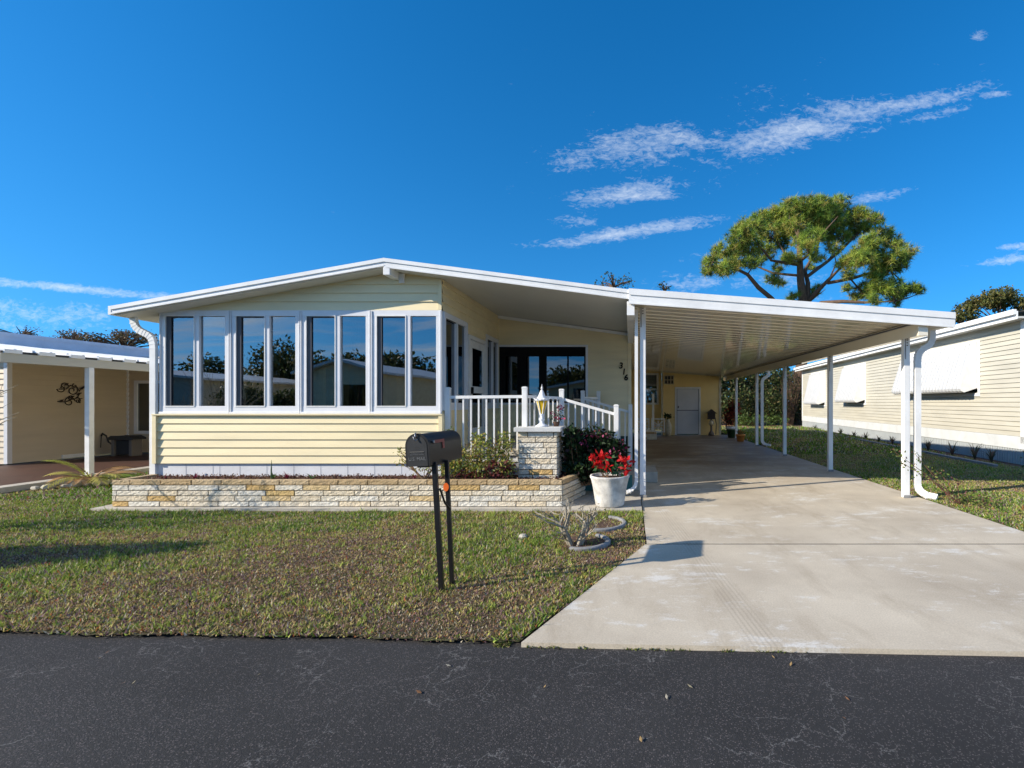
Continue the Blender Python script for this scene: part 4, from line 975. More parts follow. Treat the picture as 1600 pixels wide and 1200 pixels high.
# bench with dark top on the patio
bn = empty('storage_bench', (-11.6, 12.6, .075), 'low taupe bench box with dark curved top on the red-brown patio', 'bench')
w = MB(); w.prism([(-12.05,.56),(-11.9,.62),(-11.2,.62),(-11.0,.56),(-11.0,.53),(-12.05,.53)], 12.3, 12.75, 'y'); w.build('top', BENCHD, bn, bevel=.01)
for x in (-11.95, -11.22): w = MB(); w.box(x, x+.12, 12.35, 12.7, .076, .53); w.build('leg', BENCHG, bn, bevel=.01)
w = MB(); w.box(-11.83, -11.22, 12.42, 12.66, .12, .5); w.build('body', DARKPANEL, bn)
w = MB(); w.tube([(-12.05,12.5,.36),(-12.25,12.5,.45),(-12.35,12.5,.62),(-12.5,12.5,.68),(-12.55,12.5,.62)], .025, 8); w.tube([(-12.55,12.5,.64),(-12.58,12.5,.3)], .012, 6); w.build('handle', BENCHD, bn)
bn.location = (-13.05, 12.95, .075); bn.scale = (.62, .8, .95)
# scroll wall art
wa = MB(); xw = XA+.035
def spiral(cy_, cz_, R_, a0, turns, sgn=1, r_=.011):
    n = 26; wa.tube([(xw, cy_+R_*(1-.8*i/n)*math.cos(a0+sgn*turns*6.28*i/n), cz_+R_*(1-.8*i/n)*math.sin(a0+sgn*turns*6.28*i/n)) for i in range(n+1)], r_, 5)
def yz(px, py): Yp = F*XA/(px-CX); return Yp, EYE-(py-CY)*Yp/F
for (px, py, R_, a0, t_, s_) in ((98,603,.09,0,.9,1),(94,607,.10,3.3,.9,1),(111,610,.12,.5,1.2,-1),(115,603,.06,2,1,1),(106,628,.13,.2,1.3,1),(119,626,.08,2,1,-1),(108,622,.06,1,1,1),(124,628,.09,1.2,.5,1)):
    a_, b_ = yz(px, py); spiral(a_, b_, R_, a0, t_, s_)
A_ = [yz(*q) for q in ((90,608),(101,608),(108,602),(118,605),(122,611),(126,606),(129,604))]; wa.tube([(xw,a,b_) for a, b_ in A_], .012, 5)
A_ = [yz(*q) for q in ((88,627),(100,628),(110,624),(119,622),(121,615),(125,614))]; wa.tube([(xw,a,b_) for a, b_ in A_], .012, 5)
for q in ((125,607),(120,616),(92,627),(128,605),(100,601),(109,621)):
    a_, b_ = yz(*q); wa.mesh([(xw+.012,a_-.06,b_-.02),(xw+.014,a_,b_+.035),(xw+.012,a_+.07,b_+.045),(xw+.014,a_+.01,b_-.03)], [(0,1,2,3)])
wa.build('scroll_wall_art', BRONZE, None, label='dark metal scrollwork of leaves and birds hung on the tan wall', cat='wall decor')
w = MB(); w.box(XA+.015, XA+.06, 12.0, 12.55, .10, .19); w.build('wall_outlet', WHITE, None, bevel=.01, label='small white box at the foot of the tan wall', cat='outlet box')
# palm seedling
pl_ = empty('young_palm', (-9.45, 8.75, .0), 'small feathery palm with browning fronds among pale stones by the patio', 'palm')
V = []; C = []; st = MB()
for k in range(13):
    a = 2*math.pi*k/13 + random.uniform(-.2,.2); el0 = random.uniform(.6,1.45); L = random.uniform(.5,.78); p = Vector((-9.45,8.75,.08)); pts = [p]; el = el0
    for s_ in range(9):
        el -= .14; p = p + Vector((math.cos(a)*math.cos(el), math.sin(a)*math.cos(el), math.sin(el)))*L/9; pts.append(p)
    st.tube(pts, [.010*(1-.09*i) for i in range(10)], 4)
    base_c = Vector(random.choice([(.40,.42,.08),(.50,.45,.12),(.50,.30,.14),(.24,.34,.06)]))
    for s_ in range(2, 10):
        dr_ = (pts[s_]-pts[s_-1]).normalized(); sd = Vector((-math.sin(a), math.cos(a), 0))
        for sg in (-1, 1):
            for h_ in (0, .5):
                q = pts[s_-1].lerp(pts[s_], h_); tp = q + (sd*sg*.8 + dr_*.8 + Vector((0,0,-.3))).normalized()*.24*(1-abs(s_-5)/9); V += [q, (q+tp)/2 + dr_*.02, tp, (q+tp)/2 - dr_*.02]; C.append(tuple(base_c*random.uniform(.7,1.3)))
np_obj('frond', np.array([tuple(v) for v in V]), 4, np.array(C), LEAF, pl_); st.build('stem', BROWNST, pl_)
for k in range(11):
    t_ = k/10; x = -9.95 + 1.25*t_; y = 8.35 + .45*math.sin(t_*2.6) + random.uniform(-.04,.04); r_ = random.uniform(.05,.10)
    m_ = MB(); prf = [(0,-.01),(r_,.0),(r_*1.05,r_*.35),(r_*.75,r_*.8),(0,r_*.95)]; sd_ = random.random()*6
    m_.lathe(prf, x, y, 9, fn=lambda a, q, z, s=sd_: 1+.22*math.sin(a*2+s)+.1*math.sin(a*5+s*2), smooth=False); m_.build('pale_stone', STONE, None, label='pale rounded stone edging the little palm bed', cat='stone', group='stones around the little palm')
# ================================================================== right neighbour
rh = empty('ivory_house', (12, 20, 0), 'long ivory mobile home with white clamshell awnings along the right side', 'house')
KX = .069; D_ = Vector((KX,1,0)).normalized(); N_ = Vector((-1,KX,0)).normalized(); OR = Vector((8.322,0,0)); kk = math.sqrt(1+KX*KX)
def RM(Y, n_, z): return OR + Vector((KX*Y, Y, z)) + N_*n_
Ya, Yb = 11.5, 30.2
w = MB(); siding(w, OR, D_, N_, Ya*kk, Yb*kk, .66, 3.38, .115, .024)
siding(w, RM(Ya,0,0), (1,-KX,0), (-KX,-1,0), 0, 7, .66, 3.5, .10, .012); w.build('wall', SIDR, rh)
def lbox(mb, Y0, Y1, n0, n1, z0, z1):
    vs = [RM(Y, n_, z) for Y in (Y0,Y1) for n_ in (n0,n1) for z in (z0,z1)]; mb.mesh(vs, [(0,1,3,2),(4,6,7,5),(0,4,5,1),(2,3,7,6),(0,2,6,4),(1,5,7,3)])
w = MB(); lbox(w, Ya-.03, Ya+.14, -.05, .03, .5, 3.38); lbox(w, Yb-.12, Yb+.02, -.05, .025, .5, 3.38); w.build_each('corner_trim', WHITE, rh)
w = MB(); lbox(w, Ya, Yb, .0, .03, .36, .655); w.build('skirt_band', simple('grey_band', (.60,.62,.62), .5), rh)
w = MB(); Y = Ya
while Y < Yb: lbox(w, Y, Y+.055, -.01, .012, 0, .358); Y += .09
lbox(w, Ya, Yb, -.03, -.012, 0, .358); w.build('skirt', RIB, rh)
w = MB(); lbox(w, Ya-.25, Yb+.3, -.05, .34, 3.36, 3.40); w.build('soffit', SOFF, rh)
w = MB(); lbox(w, Ya-.25, Yb+.3, .34, .37, 3.34, 3.52); lbox(w, Ya-.25, Yb+.3, .372, .45, 3.44, 3.56); w.build('fascia', FASC, rh, bevel=.005)
w = MB(); q0, q1, q2, q3 = RM(Ya-.25,.36,3.52), RM(Yb+.3,.36,3.52), RM(Yb+.3,-4,3.95), RM(Ya-.25,-4,3.95); w.poly([q0,q1,q2,q3]); w.build('roof', ROOFM, rh)
def awning(Y0, Y1, z0, z1, label):
    a_ = empty('clamshell_awning', RM(Y0,0,z0), label, 'awning', 'white clamshell awnings on the ivory house')
    prof = [(.03,z1),(.12,z1-.03)] + [(.12+.34*((i+1)/6)**1.0, z1-.03-(z1-z0-.2)*(i+1)/6) for i in range(6)] + [(.47,z0+.10),(.44,z0+.04),(.36,z0)]
    n = max(6, int((Y1-Y0)/.17)); m_ = MB(); st_ = (Y1-Y0)/n
    for i in range(n):
        for (ta, tb, h) in ((0,.78,0),(.78,1,.025)):
            for (p0, p1) in zip(prof[:-1], prof[1:]): m_.poly([RM(Y0+st_*(i+ta),p0[0]+h,p0[1]), RM(Y0+st_*(i+tb),p0[0]+h,p0[1]), RM(Y0+st_*(i+tb),p1[0]+h,p1[1]), RM(Y0+st_*(i+ta),p1[0]+h,p1[1])])
            if h:
                for tt in (ta, tb):
                    for (p0, p1) in zip(prof[:-1], prof[1:]): m_.poly([RM(Y0+st_*(i+tt),p0[0],p0[1]), RM(Y0+st_*(i+tt),p0[0]+h,p0[1]), RM(Y0+st_*(i+tt),p1[0]+h,p1[1]), RM(Y0+st_*(i+tt),p1[0],p1[1])])
    m_.build('canopy', AWN, a_)
    m_ = MB()
    for Y in (Y0+.0, Y1): m_.poly([RM(Y,.015,z1)] + [RM(Y,p_[0],p_[1]) for p_ in prof] + [RM(Y,.015,z0+.12)])
    m_.build_each('side_panel', WHITE, a_)
    m_ = MB(); lbox(m_, Y0-.1, Y0-.03, .012, .04, z0-.1, z1+.05); lbox(m_, Y1+.03, Y1+.1, .012, .04, z0-.1, z1+.05); lbox(m_, Y0-.03, Y1+.03, .012, .04, z0-.1, z0-.02); lbox(m_, Y0-.03, Y1+.03, .012, .05, z1+.0, z1+.06)
    m_.build('window_frame', WVINYL, a_)
    m_ = MB(); lbox(m_, Y0, Y1, .0125, .02, z0-.02, z1); m_.build('pane', GLASSD, a_)
awning(13.25, 17.2, 1.72, 3.05, 'widest white clamshell awning, nearest on the ivory wall')
awning(20.7, 23.0, 1.45, 3.05, 'middle of the three white clamshell awnings on the ivory wall')
awning(25.9, 28.2, 1.35, 3.05, 'farthest white clamshell awning, near the back corner of the ivory wall')
bed = MB(); bed.poly([RM(Ya-.5,.85,.0), RM(Yb,.75,.0), RM(Yb,-.01,.0), RM(Ya-.5,-.01,.0)]); bed.build('mulch_strip', SOIL, kind='structure')
m_ = MB(); Y = 11.2
while Y < 28: lbox(m_, Y, Y+.42, .80, .90, -.02, .055); Y += .44
m_.build('brick_edging', EDGE, None, bevel=.01, label='row of low edging blocks along the planting bed of the ivory house', cat='garden edging')
for i, (Y, s_) in enumerate(((12.05,1),(12.7,1.15),(13.7,1.1),(14.95,1),(17.3,.85),(18.4,.7),(19.6,.85),(20.8,.85),(22.4,.95),(24.0,.8),(26.2,.95))):
    q = RM(Y, .42, 0); tone = [(.10,.08,.07),(.13,.10,.08),(.07,.08,.05)] if i % 2 else [(.08,.09,.06),(.16,.10,.08),(.06,.07,.05)]
    lb = ['nearest spiky plant in the bed of the ivory house', 'second spiky plant from the near end of the ivory house bed', 'third spiky plant from the near end of the ivory house bed', 'spiky plant under the near half of the widest awning', 'spiky plant under the far end of the widest awning', 'small spiky plant between the widest and middle awnings, nearer one', 'spiky plant between the widest and middle awnings, farther one', 'spiky plant under the near edge of the middle awning', 'spiky plant under the far edge of the middle awning', 'spiky plant between the middle and farthest awnings', 'farthest spiky plant in the bed of the ivory house'][i]
    rosette('spiky_plant', q.x, q.y, 0.0, 15, .40*s_, .045, tone, lb, 'plant', 'spiky plants along the ivory house', .95)
# weedy sprigs at the near carport post
wr = empty('weedy_shrub', (4.75, 7.2, 0), 'straggly reddish-stemmed weed with sparse leaves beside the near carport post', 'shrub')
m_ = MB(); rr_ = random.Random(3); tips = []
base = PX(1478, 762, 7.2)
for (px, py) in ((1398,706),(1408,722),(1432,712),(1440,741),(1455,735),(1470,740),(1495,748),(1520,770)):
    t_ = PX(px, py, 7.15+rr_.uniform(-.15,.1)); b_ = Vector((4.72+rr_.uniform(-.1,.1), 7.15, -.02)); mid = (t_+b_)/2+Vector((0,0,.04)); m_.tube([b_, mid, t_], [.006,.005,.003], 5); tips += [t_, mid.lerp(t_, .5), mid.lerp(t_,.85)]
m_.build('stem', simple('red_stem', (.20,.08,.06), .7), wr)
P = np.concatenate([np.array(t_) + RNG.normal(size=(9,3))*.035 for t_ in tips] + [in_blobs([(4.9,7.1,.06,.35,.3,.07)], 260)]); V, C = leaves(P, .045, [(.14,.20,.04),(.20,.24,.06),(.09,.13,.03),(.22,.10,.08)], .5); np_obj('foliage', V, 4, C, LEAF, wr)
q = PX(1598, 742, 9.0); shrub('right_edge_bush', (q.x+.25, 9.0, 0), 'leafy bush at the right edge of the lawn by the ivory house', [(q.x+.35,9.0,.35,.3,.25,.35),(q.x+.35,9.0,.85,.2,.2,.35)], 420, .07, [(.05,.09,.02),(.20,.22,.05),(.03,.05,.02)], 14)
# ================================================================== things at the back of the carport
def pot_plant(x, y, r_, h, potmat, label, plabel, blobs, n, size, cols, tx=1.0):
    o = empty('flower_pot', (x, y, .003), label, 'flower pot')
    m_ = MB(); m_.lathe([(0,.004),(r_*.72,.004),(r_*.95,h*.82),(r_*.96,h*.82),(r_*1.04,h*.83),(r_*1.04,h),(r_*.92,h),(r_*.9,h*.9),(0,h*.9)], x, y, 24); m_.build('bowl', potmat, o)
    if blobs: shrub('potted_plant', (x, y, h*.85), plabel, blobs, n, size, cols, 8, cat='plant')
p_ = PX(1157, 692, 18.6)
pot_plant(p_.x, 18.6, .17, .27, TERRA, 'orange terracotta pot on the concrete beside a carport post', 'low orange flowers in the terracotta pot', [(p_.x,18.6,.34,.14,.12,.07)], 160, .06, [(.35,.14,.04),(.15,.2,.05),(.5,.2,.05)])
p_ = PX(1143, 689, 20.6)
pot_plant(p_.x, 20.6, .20, .36, GREENPOT, 'dark green pot at the back corner of the carport', 'tall red-leaved croton in the dark green pot', [(p_.x,20.6,.9,.28,.25,.42),(p_.x+.12,20.6,1.25,.3,.25,.3),(p_.x-.15,20.6,.8,.2,.2,.3)], 900, .12, [(.26,.03,.03),(.14,.025,.02),(.35,.07,.03),(.05,.07,.02)])
m_ = MB(); m_.lathe([(.205,.36),(.235,.36),(.24,.47),(.21,.47)], p_.x, 20.6, 24); m_.build('pot_collar', WHITE, None, label='white rim ring around the croton on its green pot', cat='pot rim')
# bird feeder statue
x, y = 3.55, 21.9; bf = empty('bird_house', (x, y, .003), 'dark ornamental bird house on a stand by the storage door', 'ornament')
m_ = MB(); m_.box(x-.16, x+.16, y-.1, y+.1, .72, .98); m_.build('body', BRONZE, bf); m_ = MB(); m_.prism([(x-.24,.97),(x,1.16),(x+.24,.97)], y-.13, y+.13, 'y'); m_.build('roof', BRONZE, bf)
m_ = MB(); m_.lathe([(0,.004),(.14,.004),(.12,.12),(.05,.2),(.04,.42),(.12,.52),(.10,.62),(.03,.72)], x, y, 14); m_.build('stand', BENCHG, bf); m_ = MB(); m_.lathe([(0,.45),(.11,.5),(.09,.62),(0,.68)], x-.03, y-.1, 14); m_.build('figurine', CERAM, bf)
m_ = MB(); m_.tube([(x+.2,y,.05),(x+.22,y,.5),(x+.17,y,.8)], .02, 6); m_.build('hook', BRONZE, bf)
# urn by the lattice
x, y = 1.62, 21.7; ur = empty('tall_urn', (x, y, .003), 'cream glazed urn left of the storage door', 'urn')
m_ = MB(); m_.lathe([(0,.004),(.13,.004),(.17,.2),(.18,.42),(.12,.58),(.08,.66),(.12,.72),(.10,.72),(.06,.66),(0,.6)], x, y, 20); m_.build('body', CERAM, ur); P = in_blobs([(x,y,.86,.18,.15,.12)], 140); V, C = leaves(P, .1, DG + [(.08,.10,.05)], .5); np_obj('dried_stems', V, 4, C, LEAF, ur)
# side step landing with lattice and post
sl = empty('side_landing', (.7, 19, 0), 'low stone step landing with white lattice and post on the left of the carport', 'steps')
p0 = PX(996, 690, 19.2); w = MB(); brick_run(w, (.45,19.4), (1.02,19.4), .01, 3, .10, L=.4, seed=31); w.box(.172, 1.02, 19.42, 21.0, .01, .30); w.build('step', BRICK, sl)
w = MB(); w.box(.85, .93, 19.5, 19.58, .31, 1.75); w.build('post', WHITE, sl); w = MB(); w.box(.84,.94,19.49,19.59,1.75,1.8); w.build('post_cap', WHITE, sl)
w = MB(); yl = 20.6
for (x0_, x1_) in ((.25,.78),(.86,1.42)):
    w.box(x0_, x1_, yl-.02, yl+.02, .22, .27); w.box(x0_, x1_, yl-.02, yl+.02, .75, .80); w.box(x0_, x0_+.04, yl-.022, yl+.022, .27, .75); w.box(x1_-.04, x1_, yl-.022, yl+.022, .27, .75)
    cx_ = (x0_+x1_)/2
    for ang in (45, 90, 135, 0):
        a = math.radians(ang); l_ = .33 if ang in (45,135) else .24; w.tube([(cx_-l_*math.cos(a)*.85, yl+.001*ang/45, .51-l_*math.sin(a)*.75), (cx_+l_*math.cos(a)*.85, yl+.001*ang/45, .51+l_*math.sin(a)*.75)], .018, 4)
w.build_each('lattice', LATT, sl)
# ================================================================== trees and hedge
def tree(name, label, root, trunk_pts, radii, limbs, blobs, n, size, cols, cat='tree', group=None, mat=LEAF, twigs=0, aspect=.55, shell=.3):
    o = empty(name, root, label, cat, group)
    m_ = MB(); m_.tube(trunk_pts, radii, 10)
    for (pts, rs) in limbs: m_.tube(pts, rs, 6)
    rr_ = random.Random(len(label))
    for k in range(twigs):
        b_ = blobs[k % len(blobs)]; s_ = Vector(trunk_pts[-1]); t_ = Vector(b_[:3]) + Vector((rr_.uniform(-.7,.7)*b_[3], rr_.uniform(-.7,.7)*b_[4], rr_.uniform(-.5,.9)*b_[5]))
        m_.tube([s_, s_.lerp(t_,.5)+Vector((0,0,.1)), t_], [radii[-1]*.5, radii[-1]*.3, .02], 5)
    m_.build('trunk', BARK if mat is not None else TWIG, o)
    if n:
        V, C = leaves(in_blobs(blobs, n, shell), size, cols, aspect); np_obj('crown', V, 4, C, mat, o)
    return o
# tall pine
YP = 33.0
def pp(cx_, cy_, dy=0.0):   # point of the zoomed crop (2.963x, origin 1060,260) to the pine's own depth
    return PX(1060 + cx_/2.963, 260 + cy_/2.963, YP + dy)
pine = empty('pine_tree', (11.2, YP, 0), 'tall umbrella-crowned pine rising behind the carport roof', 'pine tree')
tr = MB(); tr.tube([(11.05,YP,0), (11.15,YP,3), pp(590,800), pp(578,630), pp(565,520), pp(562,430), pp(556,330), pp(560,250)], [.42,.38,.34,.30,.24,.19,.13,.07], 12)
limbs = [([pp(597,640),pp(600,540,.3),pp(585,480,.5),pp(640,390,1.2),pp(660,300,1.6)], [.20,.16,.12,.09,.04]),
 ([pp(600,625),pp(650,570,-.6),pp(700,520,-1.2),pp(760,460,-2)], [.17,.14,.11,.05]), ([pp(690,540,-1),pp(800,520,-1.8),pp(880,495,-2.2),pp(980,480,-2.6)], [.11,.10,.08,.03]),
 ([pp(596,510),pp(690,440,1.2),pp(760,380,2),pp(850,290,2.6),pp(880,240,3)], [.12,.11,.10,.07,.03]), ([pp(590,690),pp(660,632,-1.5),pp(760,625,-2.5),pp(860,630,-3),pp(1000,625,-3.2)], [.14,.13,.11,.08,.03]),
 ([pp(800,525,-1.8),pp(830,560,-2),pp(850,590,-2.2),pp(900,600,-2.4)], [.06,.05,.04,.02]), ([pp(560,760),pp(430,610,-1),pp(370,560,-1.6),pp(320,500,-2.2),pp(220,450,-3),pp(160,440,-3.2)], [.20,.15,.14,.11,.06,.03]),
 ([pp(552,505),pp(440,495,1),pp(380,470,1.4),pp(330,450,1.6)], [.09,.08,.06,.03]), ([pp(550,455),pp(430,435,-1.2),pp(385,380,-1.8),pp(330,320,-2.2)], [.10,.08,.06,.03]),
 ([pp(555,460),pp(490,400,1.5),pp(450,330,2.2),pp(430,250,2.8)], [.09,.07,.05,.02]), ([pp(562,440),pp(600,410,-1.5),pp(650,330,-2.4),pp(740,230,-3)], [.11,.09,.07,.02]),
 ([pp(558,330),pp(520,260,.5),pp(510,200,.8)], [.07,.05,.02]), ([pp(562,350),pp(610,280,.5),pp(640,200,.6)], [.07,.05,.02]), ([pp(760,460,-2),pp(850,430,-2.4),pp(910,380,-2.8),pp(960,330,-3)], [.06,.05,.04,.02]),
 ([pp(700,520,-1.2),pp(730,450,-1.6),pp(720,390,-1.8)], [.05,.04,.02]), ([pp(590,640),pp(640,600,1.5),pp(680,570,2)], [.06,.04,.02])]
for pts, rs in limbs: tr.tube(pts, rs, 7)
LP = [(pt, pt.y-YP) for pts, rs in limbs for pt in pts]
clumps = [(760,330,40),(830,290,45),(600,380,40),(520,430,36),(660,240,60),(860,430,50),(790,495,30),(905,500,42),(460,470,28),(610,470,22),(560,190,70),(500,205,65),(620,185,60),(660,190,70),(740,180,60),(450,230,65),(390,250,65),(330,290,65),(290,330,60),(330,380,60),(265,395,45),(200,400,48),(150,450,40),(140,490,28),(225,470,42),(270,450,45),(190,490,30),(560,280,70),(500,290,65),(640,270,75),(720,260,70),(780,250,60),(830,225,50),(880,235,40),(920,250,35),(420,320,65),(480,360,48),(400,400,50),(350,440,40),(440,525,35),(470,540,25),(640,575,28),(610,600,20),(950,310,48),(985,345,50),(1015,370,35),(900,350,50),(860,370,45),(820,430,52),(890,420,55),(930,450,50),(1060,395,36),(1000,430,45),(960,480,50),(1020,470,32),(1050,430,30),(770,440,38),(870,575,48),(930,560,50),(990,560,52),(1040,580,42),(1090,570,32),(1120,580,20),(820,610,28),(1000,610,32),(900,620,28),(720,380,38),(640,430,32),(500,430,32),(870,285,38),(800,320,38),(700,330,42),(560,350,40),(780,560,22),(620,330,50),(540,600,22),(520,610,16),(1010,640,14)]
tuft = []; tw = MB()
for (a, b_, r_) in clumps:
    c0 = pp(a, b_); near = min(LP, key=lambda q: (q[0].x-c0.x)**2+(q[0].z-c0.z)**2); dy = near[1] + random.uniform(-1.4, 1.4); c_ = pp(a, b_, dy); R_ = r_/2.963/(F/YP)
    n = int(39*(r_/40)**2)+4
    q = np.array(c_) + rand_dirs(n)*R_*(RNG.uniform(.15,1,(n,1))**.5)*np.array([1.05,1.2,.78]); tuft.append(q)
    for k in range(0, n, 6):
        t_ = Vector(q[k]); tw.tube([c_ + Vector((0,0,-R_*.5)), c_.lerp(t_,.5), t_], [.035,.025,.012], 4, caps=False)
    best = min((pt for pts, rs in limbs for pt in pts), key=lambda v: (v-c_).length); tw.tube([best, best.lerp(c_,.5)+Vector((0,0,-.1)), c_+Vector((0,0,-R_*.3))], [.045,.035,.02], 5, caps=False)
tr.build('trunk', BARK, pine); tw.build('fine_branchwork', BARK, pine)
T = np.concatenate(tuft); NP = 30; n = len(T)*NP; base_ = np.repeat(T, NP, 0); d_ = rand_dirs(n); d_[:,2] += .35; d_ /= np.linalg.norm(d_, axis=1, keepdims=True); sd = np.cross(d_, rand_dirs(n)); sd /= np.linalg.norm(sd, axis=1, keepdims=True)
L = RNG.uniform(.24,.46,(n,1)); V = np.stack([base_-sd*.014, base_+sd*.014, base_+d_*L], 1)
pal = np.array([(.24,.34,.045),(.14,.23,.035),(.36,.41,.06),(.07,.12,.025),(.34,.30,.07)]); C = pal[np.repeat(RNG.integers(0,5,len(T)), NP)]*(1+.25*RNG.uniform(-1,1,(n,1)))
np_obj('crown', V, 3, C, NEEDLE, pine)
# hedge behind the lawn
hb = [(x, 31.5+random.uniform(-.4,1.8), random.uniform(.9,1.4), random.uniform(.7,1.2), .9, random.uniform(1.0,1.7)) for x in np.arange(3.6, 10.4, .75)] + [(x, 32.6+random.uniform(-.4,.8), random.uniform(2.6,3.2), 1.0, .9, 1.1) for x in np.arange(3.4, 10.6, 1.0)]
shrub('hedge', (6.5, 31.6, 0), 'dense dark hedge of mixed evergreen shrubs behind the lawn beyond the carport', hb, 26000, .17, [(.03,.05,.016),(.05,.075,.022),(.02,.035,.012),(.10,.14,.04),(.015,.025,.010),(.16,.13,.05)], 60, .5, cat='hedge')
q = [(x, 30.4+random.uniform(-.2,.3), .35, .55, .4, .35) for x in (6.8,7.6,8.4,9.1)]
shrub('ground_fern', (8.0, 30.4, 0), 'bright green ferny plants at the foot of the hedge', q, 900, .15, [(.08,.14,.03),(.13,.20,.05),(.05,.09,.02)], 12, .4, cat='plant')
w = MB(); w.poly([(3.5,28.4,.004),(11.5,28.0,.004),(11.5,32,.004),(3.5,32,.004)]); w.build('leaf_litter', MULCH, kind='structure')
# ivy / hanging vines around the trunk base
o = shrub('vine_thicket', (10.0, 31.2, 0), 'brown tangle of hanging vines beside the ivory house back corner', [(9.9,31.3,1.6,.6,.4,1.7),(10.4,31.5,2.6,.6,.4,1.2)], 1200, .2, [(.10,.06,.05),(.16,.10,.08),(.05,.04,.03),(.06,.08,.03)], 90, .15, cat='vine')
# background trees
def far_tree(label, Y, x0, x1, ytop, yb_, n, size, cols, nb=9, group='trees behind the houses', seed=1, twigs=10, thick=1.0):
    rr_ = random.Random(seed); A = PX(x0, ytop, Y); B = PX(x1, yb_, Y); wdt = B.x-A.x; h = A.z-B.z; bl = []
    for k in range(nb):
        u = (k+.5)/nb; r_ = wdt/nb*rr_.uniform(.7,1.2)+.15*h; bl.append((A.x+wdt*u, Y+rr_.uniform(-1,1)*thick, B.z + h*(.35+.45*math.sin(math.pi*u)**.7*rr_.uniform(.6,1.0)), r_*.8, r_*.8, r_*.62))
    cx_ = (A.x+B.x)/2
    return tree('background_tree', label, (cx_, Y, 0), [(cx_,Y,0),(cx_+.1,Y,B.z*.6),(cx_,Y,B.z+.1)], [.22,.18,.12], [], bl, n, size, cols, group=group, twigs=twigs)
GB = [(.06,.085,.025),(.09,.11,.035),(.04,.06,.02),(.13,.12,.04)]
far_tree('rounded olive-green tree rising behind the ivory house roof', 34, 1516, 1608, 446, 512, 5200, .20, [(.16,.17,.05),(.11,.13,.04),(.22,.18,.06),(.08,.09,.03)], 8, seed=2, twigs=12)
far_tree('sparse twiggy tree left of the rounded one behind the ivory house', 36, 1488, 1524, 486, 512, 500, .17, GB, 5, seed=3, twigs=40)
far_tree('brownish thin tree above the tan house roof, nearest the cream house', 38, 150, 240, 514, 550, 1500, .17, [(.12,.08,.04),(.09,.09,.04),(.16,.10,.06)], 8, seed=4, twigs=60)
far_tree('bare reddish twiggy tree above the tan house roof', 40, 75, 160, 515, 548, 500, .15, [(.14,.08,.05),(.10,.08,.04)], 7, seed=5, twigs=70)
far_tree('thin bare treetop at the far left above the tan house', 42, 8, 62, 516, 530, 120, .14, [(.14,.08,.05)], 4, seed=15, twigs=40)
far_tree('tip of a green tree peeking over the main roof right slope', 34, 932, 985, 434, 452, 260, .16, GB, 4, seed=6, twigs=14)
far_tree('tiny sprig of treetop over the joint of house and carport roofs', 34, 1028, 1050, 446, 458, 60, .15, GB, 2, seed=7, twigs=6)
# row of far trees closing the view: stuff
bl = [(x, 62+random.uniform(-5,5), 2.2, 4.5, 3, random.uniform(2.4,4.0)) for x in np.arange(-95, 95, 5.0)]
V, C = leaves(in_blobs(bl, 30000, .4), .75, GB, .6); np_obj('far_woods', V, 4, C, LEAF, kind='stuff', label='line of distant woods behind the houses')
# bare young tree just left of the frame, its twigs reach in
ct = empty('crape_myrtle', (-7.95, 5.5, 0), 'bare pale-barked young tree whose twigs reach in at the left edge', 'tree')
m_ = MB(); rr_ = random.Random(12)
for a in (0.1, .9, 2.0, 3.3, 4.4, 5.5): branchy(m_, Vector((-7.95+.05*math.cos(a),5.5+.05*math.sin(a),-.02)), Vector((math.cos(a)*.35, math.sin(a)*.35, 1)), .85, .022, 3, .55, rr_, 3, .3)
for (px, py, a, b_) in ((29,601,-25,630),(31,644,-30,672),(26,652,-10,668),(12,612,-25,632)):
    m_.tube([(-7.9,5.5,.9), PX(a,b_,5.5), PX((px+a)/2,(py+b_)/2-2,5.5), PX(px,py,5.5)], [.014,.007,.005,.002], 5)
m_.build('branch', TWIG, ct)
# leafy young tree off the left side (its shade falls on the lawn)
tree('roadside_tree', 'leafy young tree standing just left of the view, shading the lawn', (-8.4,3.55,0), [(-8.4,3.55,-.05),(-8.4,3.55,.9)], [.06,.05], [], [(-8.3,3.6,1.35,.75,.35,.32),(-7.7,3.72,1.5,.45,.25,.2),(-9.0,3.4,1.5,.5,.4,.4)], 2600, .09, GB, twigs=16)
# ================================================================== across the street, mirrored in the sunroom windows
def across_house(x0, x1, y0, y1, h, label, m_w, slope=.22, side=False):
    o = empty('street_house', ((x0+x1)/2, y0, 0), label, 'house', 'houses across the street'); w = MB(); cx_ = (x0+x1)/2
    a = h + slope*(x1-cx_)
    siding(w, (0,y0,0), (-1,0,0), (0,1,0), -x1, -x0, .0, a, .16, .02, holes=((-x0-3.2,-x0-1.6,1.1,2.3),), tops=((h+slope*(x1)-slope*0, slope) if False else (h - slope*(-x1), -slope*-1) if False else (a+slope*cx_, slope), (a-slope*cx_, -slope)))
    w.box(x0, x1, y1, y0-.02, 0, h*.98); w.build('wall', m_w, o)
    w = MB(); w.prism([(x0-.5,h-.1),(cx_,a),(x1+.5,h-.1),(x1+.5,h+.02),(cx_,a+.13),(x0-.5,h+.02)], y1-.4, y0+.45, 'y'); w.build('roof', FASC, o)
    w = MB(); w.box(x0+1.6, x0+3.2, y0-.05, y0+.03, 1.1, 2.3); w.build('window', GLASSD, o)
    return o
across_house(-5.0, .5, -9.0, -20, 2.35, 'cream sided house across the street, mirrored in the dark porch window', SID, .14)
across_house(-15.4, -12.2, -9.0, -22, 2.9, 'narrow cream gabled house across the street, mirrored in the third sunroom window', SID, .32)
across_house(-30, -22, -10.0, -22, 2.7, 'long pale house across the street, mirrored in the leftmost sunroom windows', FARW, .12)
